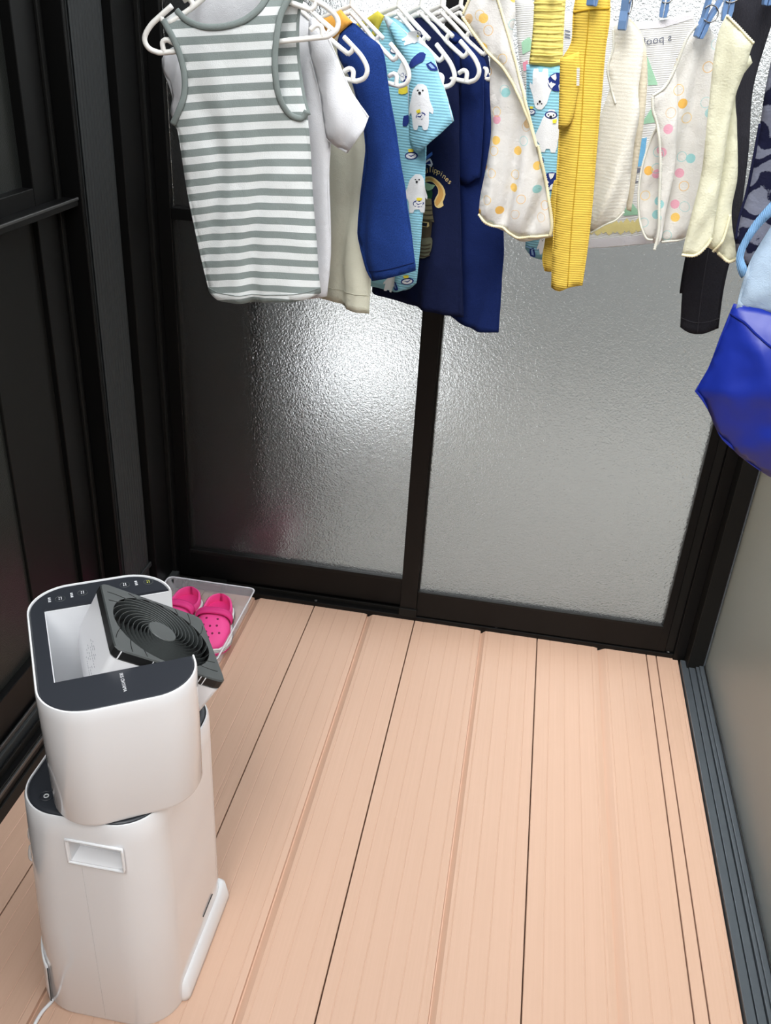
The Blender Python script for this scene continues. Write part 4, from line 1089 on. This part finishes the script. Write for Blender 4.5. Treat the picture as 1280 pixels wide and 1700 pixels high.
# printed towel at the back
P = yplane(1000, 1.70, -4)
t = garment('printed_towel', P, 'wide white towel with green, blue and yellow print, hanging behind the gauze cloths', 'towel')
tw = Cloth(P, [(852, -12, 'c'), (900, 8), (945, 22), (990, 30), (1035, 36), (1100, 33), (1152, 17, 'c'), (1156, 200), (1150, 393, 'c'), (1080, 404), (1020, 410), (945, 414, 'c'), (930, 300), (870, 140)], 1, .004, .02, (.005, 9, .05, .5), .001, 0, .010, 21)
tw.build('towel_sheet', C_TOWEL, t)
T_GRN = fabric('mint_green_print', srgb(168, 212, 182), .25); T_BLU = fabric('sky_blue_print', srgb(120, 184, 224), .25); T_YEL = fabric('pale_yellow_print', srgb(238, 226, 160), .25); T_GRY = fabric('grey_print', srgb(112, 116, 130), .1); T_HEM = fabric('lilac_white_hem', srgb(226, 224, 228), .25)
tw.decal([(1074, 92, 'c'), (1092, 140, 'c'), (1076, 141, 'c')], T_GRN, t); tw.decal([(1064, 206, 'c'), (1086, 174), (1096, 176, 'c'), (1096, 202, 'c')], T_GRN, t)
tw.decal([(1057, 232, 'c'), (1074, 228, 'c'), (1068, 275, 'c'), (1050, 278, 'c')], T_BLU, t); tw.decal([(1049, 280, 'c'), (1064, 278, 'c'), (1062, 286), (1050, 288, 'c')], T_GRY, t)
tw.decal([(1054, 290, 'c'), (1057, 290, 'c'), (1056, 304, 'c'), (1053, 304, 'c')], T_GRY, t); tw.decal([(1045, 303, 'c'), (1060, 300, 'c'), (1060, 302, 'c'), (1046, 306, 'c')], T_GRY, t)
tw.decal([(1035, 352, 'c'), (1046, 332, 'c'), (1060, 350, 'c'), (1060, 356, 'c'), (1035, 358, 'c')], T_GRN, t)
tw.decal([(866, 70, 'c'), (880, 62), (884, 82, 'c'), (868, 90, 'c')], T_GRN, t); tw.decal([(868, 104, 'c'), (876, 100, 'c'), (877, 116, 'c'), (869, 118, 'c')], fabric('pink_print', srgb(226, 150, 170), .2), t)
for k in range(9):
    x = 978 + k * 9.6; y = 371 + (k % 2) * 3 - k * .5
    tw.decal([(x, y), (x + 5, y - 6), (x + 10, y), (x + 10, y + 14), (x + 4, y + 18), (x, y + 14)], T_YEL, t, 'print_motif', .008)
tw.decal([(950, 400, 'c'), (1020, 394, 'c'), (1085, 388, 'c'), (1084, 403, 'c'), (1020, 409, 'c'), (952, 413, 'c')], T_HEM, t, 'hem_band', .01)
tw.decal([(1038, 37.5, 'c'), (1100, 34.5, 'c'), (1150, 19, 'c'), (1150, 31, 'c'), (1100, 46, 'c'), (1040, 50, 'c')], T_HEM, t, 'hem_band', .01)
def tw_text(x, y): return tw.px(1092 - x * 1000, 66 - y * 1000 + x * 170, .0022)     # seen from its wrong side: mirrored
text_mesh('s pool', .019, tw_text, 'print_letter', T_GRY, t)
def tw_text2(x, y): return tw.px(942 + x * 1000, 53 - y * 1000, .0022)
for dy in (-4, 2, 7):
    tw.decal([(938, 53 + dy, 'c'), (947, 55 + dy, 'c'), (947, 57.6 + dy, 'c'), (938, 55.6 + dy, 'c')], T_GRY, t, 'print_mark', .004)

# bear print shorts with a shirred yellow waist
P = yplane(905, 1.55, -12)
t = garment('bear_print_pants', P, 'light blue bear print pants with a yellow shirred waist, left of the yellow pants', 'pants')
lg = [(874, 107, 'c'), (934, 106, 'c'), (938, 200), (938, 300), (934, 380), (916, 405), (915, 425, 'co'), (905, 431, 'o'), (886, 426, 'o'), (872, 412, 'c'), (873, 395), (880, 300), (874, 200)]
la, _ = two_layer(t, P, lg, C_LBLUE, 'leg', 'leg_lining', puff=.014, fold=(.003, 14, .05, .5), seed=22, wr=.001)
wa = Cloth(P, [(888, -12, 'c'), (940, -12, 'c'), (936, 50), (934, 107, 'c'), (915, 111), (879, 106, 'c'), (885, 50)], 1, .014, .02, (.0025, 42, 0, .8), .001, .003, .006, 23); wa.build('shirred_waist', C_LEMON, t)
wb = Cloth(P, [(888, -12, 'c'), (940, -12, 'c'), (936, 50), (934, 107, 'c'), (915, 111), (879, 106, 'c'), (885, 50)], -1, .014, .02, (.0025, 42, 0, .8), .001, 0, .006, 24); wb.build('shirred_waist', C_LEMON, t)
for k in range(9):
    y = 5 + k * 12.2; x0_ = 886.5 - max(0, (y - 50)) * .1
    wa.piping([(x0_, y), (905, y + 1), (920, y + 1.5), (935, y)], .0010, C_LEMON, t, 'elastic_row', .001)
for a_ in (('bear', 899, 146, .95, 180), ('ball', 927, 136, 1.3, 20), ('diver', 914, 218, 1.0, 4), ('flipper', 900, 268, .6, 0), ('ball', 918, 300, 1.3, 50), ('fin', 886, 418, .9, 10), ('bear', 902, 408, .4, 0), ('penguin', 884, 185, .8, 0)): motif(la, t, *a_)
la.piping([(873, 408), (890, 413), (916, 412)], .0006, I_LB, t, 'hem_stitching', .001)

# yellow pants
P = yplane(960, 1.40, -10)
t = garment('yellow_pants', P, 'mustard yellow jersey pants with a side pocket and small white tag', 'pants')
yl = [(957, -12, 'c'), (1013, -12, 'c'), (1013, 30), (1006, 80), (1000, 150), (991, 250), (983, 350), (975, 420), (967, 474, 'co'), (945, 476, 'o'), (930, 482, 'o'), (915, 477, 'c'), (916, 440), (920, 350), (926, 250), (930, 180), (933, 96, 'c'), (948, 70), (951, 20)]
ya, _ = two_layer(t, P, yl, C_MUST, 'leg', 'leg_lining', puff=.016, soft=.025, fold=(.003, 14, -.1, .5), seed=25, wr=.001)
ya.piping([(980, 18), (977, 60), (972, 110), (968, 190), (962, 260), (954, 340), (949, 400), (944, 474)], .0007, C_MUSTD, t, 'side_seam', .0008)
ya.piping([(952, 21), (975, 17), (1012, 14)], .0012, C_MUSTD, t, 'waist_seam', .0008)
Cloth(P, [(933, 96, 'c'), (948, 92), (964, 85, 'c'), (966, 120), (957, 180), (953, 196), (946, 208), (930, 213, 'c')], 1, .003, .006, (0, 0, 0, 0), .0008, .015, .006, 26).build('pocket', C_MUST, t)
ya.piping([(934, 118), (950, 112), (964, 106)], .0006, C_MUSTD, t, 'pocket_seam', .004)
ya.decal([(961, 112, 'c'), (966, 112, 'c'), (965, 141, 'c'), (960.5, 141, 'c')], C_TOWEL, t, 'tag', .004, .006)
Pb = yplane(930, 1.47, -10)
two_layer(t, Pb, [(920, 300), (940, 300), (936, 400), (930, 448, 'co'), (918, 450, 'o'), (904, 450, 'c'), (900, 430), (908, 380)], C_MUST, 'leg', 'leg_lining', puff=.01, soft=.02, fold=(.002, 12, 0, .5), seed=27)

# dotted gauze cloth left of the pants
P = yplane(850, 1.45, -6)
t = garment('dotted_gauze_cloth', P, 'white gauze cloth with pastel dots, left of the bear print pants', 'cloth')
g1 = Cloth(P, [(814, 84, 'c'), (845, 110), (868, 152), (880, 192), (893, 240), (903, 285), (912, 335), (917, 372), (915, 390, 'c'), (890, 392), (860, 392), (835, 378), (812, 372), (794, 355, 'c'), (797, 325), (808, 270), (815, 220), (813, 150)], 1, .006, .02, (.013, 18, .12, .35), .0015, 0, .007, 28)
g1.build('cloth_sheet', C_DOT, t)
g3 = Cloth(P, [(812, -12, 'c'), (852, -12, 'c'), (854, 25), (849, 60), (858, 110), (872, 165), (850, 140), (828, 80)], 1, .004, .02, (.006, 18, .1, .6), .001, -.012, .007, 29); g3.build('cloth_fold', C_DOT, t)
g4 = Cloth(P, [(798, 352, 'c'), (835, 372), (862, 388), (914, 386, 'c'), (917, 394), (895, 399), (862, 402), (836, 386), (800, 368)], 1, .003, .01, (.005, 18, .1, .6), .001, -.008, .006, 31); g4.build('cloth_fold', C_GAUZE, t)
g2 = Cloth(P, [(771, 26, 'c'), (786, -12, 'c'), (826, -12, 'c'), (843, 45), (860, 108), (877, 176), (893, 242, 'c'), (881, 202), (863, 156), (838, 112), (814, 88), (790, 55)], 1, .006, .015, (.005, 20, .2, .6), .001, .016, .006, 30); g2.build('cloth_flap', C_DOT, t)
g2.overlock([(771, 28), (790, 56), (814, 88), (838, 112), (863, 156), (881, 202), (893, 242)], .0024, C_EDGE, t)
g2.overlock([(786, -8), (772, 24)], .0022, C_EDGE, t)
g2.overlock([(826, -10), (843, 45), (860, 108), (877, 176), (893, 242)], .0022, C_EDGE, t)
g1.overlock([(893, 240), (903, 285), (912, 335), (917, 372), (914, 390)], .0026, C_EDGE, t, extra=.003)
g1.overlock([(914, 390), (890, 393), (860, 394), (835, 379), (812, 373), (794, 356)], .0022, C_EDGE, t)

# plain white gauze cloth
P = yplane(1030, 1.50, -8)
t = garment('white_gauze_cloth', P, 'plain white gauze cloth pegged between the yellow pants and the printed towel', 'cloth')
w1 = Cloth(P, [(1018, 46, 'c'), (1030, 32), (1040, 31), (1055, 45), (1068, 72), (1065, 112), (1060, 150), (1062, 190), (1053, 240), (1044, 320), (1036, 352, 'c'), (1022, 366), (1002, 374), (981, 386, 'c'), (977, 360), (985, 280), (995, 200), (1013, 142), (1009, 112), (1018, 80)], 1, .008, .015, (.012, 20, .1, .45), .0015, 0, .007, 33); w1.build('cloth_sheet', C_GAUZE, t)
w2 = Cloth(P, [(1040, 32), (1058, 46), (1071, 80), (1073, 140), (1068, 200), (1054, 300), (1046, 355, 'c'), (1038, 352), (1045, 260), (1050, 150)], 1, .005, .015, (.006, 20, .1, .5), .001, -.02, .007, 34); w2.build('cloth_fold', fabric('cream_gauze', srgb(232, 224, 204), .3, ('Y', 60, .3)), t)
w1.overlock([(1018, 48), (1018, 80), (1009, 112), (1013, 142), (1022, 172)], .0017, C_EDGEB, t)
w1.overlock([(981, 386), (1002, 374), (1022, 366), (1036, 352)], .0016, C_EDGEB, t)

# second dotted gauze cloth
P = yplane(1140, 1.45, -4)
t = garment('dotted_gauze_cloth', P, 'crumpled white gauze cloth with ochre and teal dots, under the tilted blue peg', 'cloth')
f1 = Cloth(P, [(1157, 38, 'c'), (1172, 38), (1187, 65), (1190, 150), (1186, 250), (1170, 330), (1152, 391, 'c'), (1125, 398), (1098, 402, 'c'), (1096, 350), (1099, 280), (1095, 210), (1108, 145), (1130, 82)], 1, .006, .018, (.013, 19, .12, .45), .0015, 0, .007, 36); f1.build('cloth_sheet', C_DOT2, t)
f2 = Cloth(P, [(1094, 208), (1080, 235), (1066, 280), (1060, 325), (1062, 368), (1072, 397), (1084, 401), (1091, 385), (1096, 330), (1100, 270)], 1, .005, .015, (.004, 20, .2, .6), .001, -.014, .007, 37); f2.build('cloth_fold', C_DOT2, t)
f3 = Cloth(P, [(1122, 108, 'c'), (1104, 142), (1082, 157, 'c'), (1083, 180), (1092, 212), (1096, 262), (1094, 330), (1093, 380), (1086, 411, 'c'), (1097, 394), (1104, 352), (1118, 285), (1124, 205)], 1, .005, .012, (.004, 22, .2, .6), .001, .018, .006, 38); f3.build('cloth_flap', C_DOT2, t)
f3.overlock([(1158, 40), (1140, 62), (1122, 108), (1104, 142), (1083, 158)], .0022, C_EDGEB, t)
f3.overlock([(1083, 158), (1084, 182), (1092, 212), (1096, 262), (1094, 330), (1093, 380), (1086, 411)], .0024, C_EDGEB, t)
f2.overlock([(1094, 208), (1080, 235), (1066, 280), (1060, 325), (1062, 368), (1072, 397), (1084, 401)], .0018, C_EDGEB, t)
f1.overlock([(1098, 402), (1125, 398), (1152, 391)], .0016, C_EDGEB, t)

# ivory hand cloth
P = yplane(1200, 1.36, -4)
t = garment('ivory_hand_cloth', P, 'pale ivory gauze hand cloth pegged in front of the charcoal trousers', 'cloth')
h2 = Cloth(P, [(1232, 112), (1246, 92), (1250, 104), (1236, 122), (1222, 160), (1224, 207), (1225, 294), (1215, 353), (1224, 430, 'c'), (1210, 437), (1192, 422), (1184, 417), (1168, 407, 'c'), (1180, 300), (1195, 180)], 1, .006, .015, (.008, 20, .1, .6), .0015, -.006, .007, 40); h2.build('cloth_sheet', C_IVORY, t)
h1 = Cloth(P, [(1205, 24, 'c'), (1222, 42), (1249, 71, 'c'), (1244, 84), (1235, 116), (1216, 168), (1201, 258), (1191, 330), (1180, 392), (1172, 405), (1153, 422), (1131, 419, 'c'), (1137, 392), (1143, 368), (1163, 287), (1170, 230), (1176, 170), (1183, 100), (1192, 52)], 1, .007, .015, (.006, 18, .1, .6), .002, .014, .007, 41); h1.build('cloth_flap', C_IVORY, t)
h1.overlock([(1205, 26), (1222, 43), (1249, 72)], .0020, C_EDGE, t); h1.overlock([(1131, 419), (1153, 421), (1172, 405), (1180, 392)], .0022, C_EDGE, t)
h2.overlock([(1212, 356), (1200, 395), (1184, 418)], .0020, C_EDGE, t, extra=.004); h2.overlock([(1224, 430), (1210, 436), (1192, 421)], .0024, C_EDGE, t)

# charcoal trousers
P = yplane(1210, 1.56, -8)
t = garment('charcoal_trousers', P, 'charcoal denim trousers with one leg hanging below the ivory cloth', 'trousers')
tp_ = [(1212, -12, 'c'), (1300, -12, 'c'), (1275, 60), (1250, 150), (1243, 250), (1226, 380), (1208, 450), (1200, 490), (1193, 545, 'co'), (1165, 553, 'o'), (1145, 551, 'o'), (1129, 543, 'c'), (1134, 470), (1145, 410), (1165, 300), (1183, 150), (1200, 60)]
ta_, _ = two_layer(t, P, tp_, C_CHAR, 'leg', 'leg_lining', puff=.018, soft=.03, fold=(.004, 9, .05, .4), seed=42)
ta_.piping([(1178, 405), (1170, 450), (1163, 500), (1158, 551)], .0007, C_SEAM, t, 'leg_seam', .0008)
ta_.piping([(1131, 527), (1150, 533), (1168, 534), (1195, 528)], .0007, C_SEAM, t, 'hem_stitching', .0008)
two_layer(t, yplane(1150, 1.60, -8), [(1150, 380), (1170, 400), (1160, 485, 'co'), (1128, 487, 'c'), (1130, 470), (1137, 430)], C_CHAR, 'leg', 'leg_lining', puff=.008, soft=.02, fold=(0, 0, 0, 0), seed=43)

# navy and grey jacquard towel
def jacquard():
    m, nt, b_ = new_mat('navy_grey_jacquard')
    tc = nt.nodes.new('ShaderNodeTexCoord')
    w = nt.nodes.new('ShaderNodeTexWave'); w.wave_type = 'RINGS'; w.inputs['Scale'].default_value = 9; w.inputs['Distortion'].default_value = 9; w.inputs['Detail'].default_value = 2; w.inputs['Detail Scale'].default_value = 2.2
    n = nt.nodes.new('ShaderNodeTexNoise'); n.inputs['Scale'].default_value = 420
    nt.links.new(tc.outputs['UV'], w.inputs[0]); nt.links.new(tc.outputs['UV'], n.inputs['Vector'])
    ad = nt.nodes.new('ShaderNodeMath'); ad.operation = 'MULTIPLY_ADD'; ad.inputs[1].default_value = .5; nt.links.new(n.outputs[0], ad.inputs[0]); nt.links.new(w.outputs[1], ad.inputs[2])
    r = nt.nodes.new('ShaderNodeValToRGB'); r.color_ramp.elements[0].position = .62; r.color_ramp.elements[0].color = (*srgb(22, 24, 48), 1); r.color_ramp.elements[1].position = .78; r.color_ramp.elements[1].color = (*srgb(112, 116, 132), 1)
    nt.links.new(ad.outputs[0], r.inputs[0]); nt.links.new(r.outputs[0], b_.inputs['Base Color'])
    fabric_finish(nt, b_, r.outputs[0], .03, None, 350)
    return m
P = yplane(1270, 1.34, -10)
t = garment('jacquard_towel', P, 'navy and grey patterned towel at the right edge of the picture', 'towel')
j1 = Cloth(P, [(1282, 90), (1270, 150), (1262, 205), (1250, 270), (1240, 320), (1226, 365), (1221, 398), (1224, 425), (1245, 446), (1300, 452), (1372, 446, 'c'), (1392, 250), (1400, -12, 'c'), (1300, -12, 'c')], 1, .012, .02, (.008, 12, .2, .4), .002, 0, .008, 44); j1.build('towel_sheet', jacquard(), t)
j1.piping([(1262, 205), (1250, 270), (1240, 320), (1227, 365), (1222, 398)], .002, fabric('navy_towel_hem', srgb(26, 28, 54), 0), t, 'hem_edge')

# royal blue nylon bag with a pale blue upper part and strap
C_PALE = fabric('pale_blue_nylon', srgb(196, 218, 238), .3); C_ROYAL = plain('royal_blue_nylon', srgb(21, 41, 138), .42, spec=.4, bump=.08, bump_scale=90); C_STRAP = fabric('light_blue_webbing', srgb(126, 170, 214), .1, ('X', 160, 2))
P = yplane(1270, 1.20, -12)
t = garment('nylon_bag', P, 'royal blue nylon bag with pale blue upper part hanging at the right edge', 'bag')
pu = [(1300, 330, 'c'), (1284, 368), (1266, 398), (1250, 424), (1240, 446), (1231, 474), (1222, 512, 'c'), (1262, 520), (1330, 535), (1420, 530, 'c'), (1410, 330, 'c')]
two_layer(t, P, pu, C_PALE, 'upper_panel', 'upper_panel_lining', puff=.035, soft=.06, fold=(.006, 8, .3, .5), seed=46, wr=.003)
bl = [(1218, 504, 'c'), (1211, 520), (1195, 560), (1176, 610), (1153, 650, 'c'), (1166, 666), (1180, 690), (1194, 722), (1212, 742), (1242, 768), (1285, 794), (1340, 808), (1400, 800), (1440, 740), (1450, 640), (1430, 505, 'c'), (1320, 520), (1262, 512)]
ra, _ = two_layer(t, P, bl, C_ROYAL, 'lower_panel', 'lower_panel_lining', puff=.05, soft=.07, fold=(.005, 7, .5, .6), seed=47, wr=.004)
ra.piping([(1213, 520), (1235, 530), (1258, 550), (1290, 572), (1340, 590)], .0016, fabric('dark_blue_seam', srgb(18, 34, 120), 0), t, 'panel_seam', .001)
st_ = Cloth(P, [(1310, 300), (1275, 335), (1248, 368), (1232, 396), (1224, 418), (1226, 440), (1233, 454), (1242, 440), (1236, 420), (1244, 398), (1262, 372), (1290, 345), (1320, 320)], 1, .004, .008, (0, 0, 0, 0), .001, .028, .006, 48); st_.build('strap', C_STRAP, t, .003)

lp_ = [on_y(1322, 345, 1.19), on_y(1330, 200, 1.19), on_y(1338, 40, 1.19), on_y(1346, 30, 1.19), on_y(1354, 200, 1.19), on_y(1372, 345, 1.19)]
V, F = tube(smooth_path(lp_, 6), .0035, 8, False, (P.n, .4)); mesh_obj('hanging_loop', V, F, C_STRAP, t, True, [(0, 0)] * len(V))
# ------------------------------------------------------------------ blue pegs and the peg frame they hang from
FR_Z = 1.535
def peg(px, py, Y, yaw, tilt, label, length=.075):
    """py = lower tip of the jaws in the picture"""
    b = on_y(px, py, Y)
    R = tag(empty('clothes_peg', b), label, 'peg', 'blue pegs of the peg frame')
    T = Matrix.Translation(b) @ Matrix.Rotation(math.radians(yaw), 4, 'Z') @ Matrix.Rotation(math.radians(tilt), 4, 'Y')
    for s in (1, -1):
        prof = [(s * .0006, 0), (s * .0055, .001), (s * .0068, .012), (s * .006, .024), (s * .0085, .036), (s * .0135, length), (s * .0105, length + .001), (s * .004, .040), (s * .0022, .030), (s * .0008, .018)]
        V = [T @ Vector((x, y, z)) for y in (-.0055, .0055) for x, z in prof]; n = len(prof)
        F = [tuple(range(n)), tuple(reversed(range(n, 2 * n)))] + [(i, n + i, n + (i + 1) % n, (i + 1) % n) for i in range(n)]
        if s < 0: F = [tuple(reversed(f)) for f in F]
        o = mesh_obj('jaw', V, F, PEG, R, smooth=False); add_bevel(o, .001)
    pts = [T @ Vector((.011 * math.cos(a), -.0064, .031 + .010 * math.sin(a))) for a in [math.radians(-120 + 18 * k) for k in range(17)]]
    V, F = tube(pts, .0008, 6); mesh_obj('spring', V, F, SPRING, R)
    top = T @ Vector((0, 0, length - .01))
    V, F = tube([top, Vector((top.x, top.y, (top.z + FR_Z) / 2)), Vector((top.x, top.y, FR_Z))], .0012, 6); mesh_obj('cord', V, F, HANGER, R)
    return R
peg(982, 11, 1.372, 60, 0, 'blue peg holding the waist of the yellow pants')
peg(1032, 51, 1.478, 75, 2, 'blue peg seen edge-on holding the plain white gauze cloth')
peg(1158, 64, 1.425, 20, 16, 'tilted blue peg holding the crumpled dotted gauze cloth')
peg(1204, 36, 1.355, 0, 0, 'blue peg at the top corner of the ivory hand cloth')
peg(1272, 10, 1.52, 10, 0, 'blue peg in the top right corner on the charcoal trousers')
peg(815, -14, 1.43, 30, 0, 'blue peg above the dotted gauze cloth beside the bear print pants')
peg(912, -14, 1.52, 40, 0, 'blue peg above the shirred yellow waist')
peg(1100, 30, 1.69, 0, 0, 'blue peg at the top hem of the printed towel')
peg(1330, -20, 1.32, 20, 0, 'blue peg above the navy and grey towel')
peg(1342, 50, 1.185, 30, 0, 'blue peg above the royal blue nylon bag, right of the picture')
fa, fb_ = on_y(800, -60, 1.36), on_y(1370, -20, 1.72)
pf = tag(empty('peg_frame', ((fa.x + fb_.x) / 2, 1.52, FR_Z)), 'white peg frame above the picture carrying the blue pegs', 'peg frame')
x0_, x1_ = fa.x - .02, fb_.x + .02
V, F = tube([(x, y, FR_Z) for x, y in rrect((x1_ - x0_) / 2, .29, .04, 6, (x0_ + x1_) / 2, 1.45)], .005, 10, closed=True); mesh_obj('rim', V, F, HANGER, pf)
for yy in (1.185, 1.36, 1.43, 1.50, 1.56, 1.66):
    V, F = tube([(x0_, yy, FR_Z), (x1_, yy, FR_Z)], .003, 8); mesh_obj('cross_bar', V, F, HANGER, pf)
V, F = tube(smooth_path([((x0_ + x1_) / 2, 1.50, FR_Z), ((x0_ + x1_) / 2, 1.50, FR_Z + .2), ((x0_ + x1_) / 2 + .02, 1.5, FR_Z + .26), ((x0_ + x1_) / 2, 1.50, FR_Z + .30), ((x0_ + x1_) / 2 - .02, 1.5, FR_Z + .27)], 6), .005, 10); mesh_obj('hook', V, F, HANGER, pf)
xm = (x0_ + x1_) / 2
p2 = tag(empty('drying_pole', (xm, -.2, FR_Z + .279)), 'pale metal drying pole above the picture carrying the peg frame', 'pole')
V, F = tube([(xm, -.6, FR_Z + .279), (xm, 1.945, FR_Z + .279)], .009, 16); mesh_obj('rod', V, F, STEEL, p2)
V, F = tube([(xm, 1.925, FR_Z + .279), (xm, 1.946, FR_Z + .279)], .015, 16); mesh_obj('end_cap', V, F, HANGER, p2)
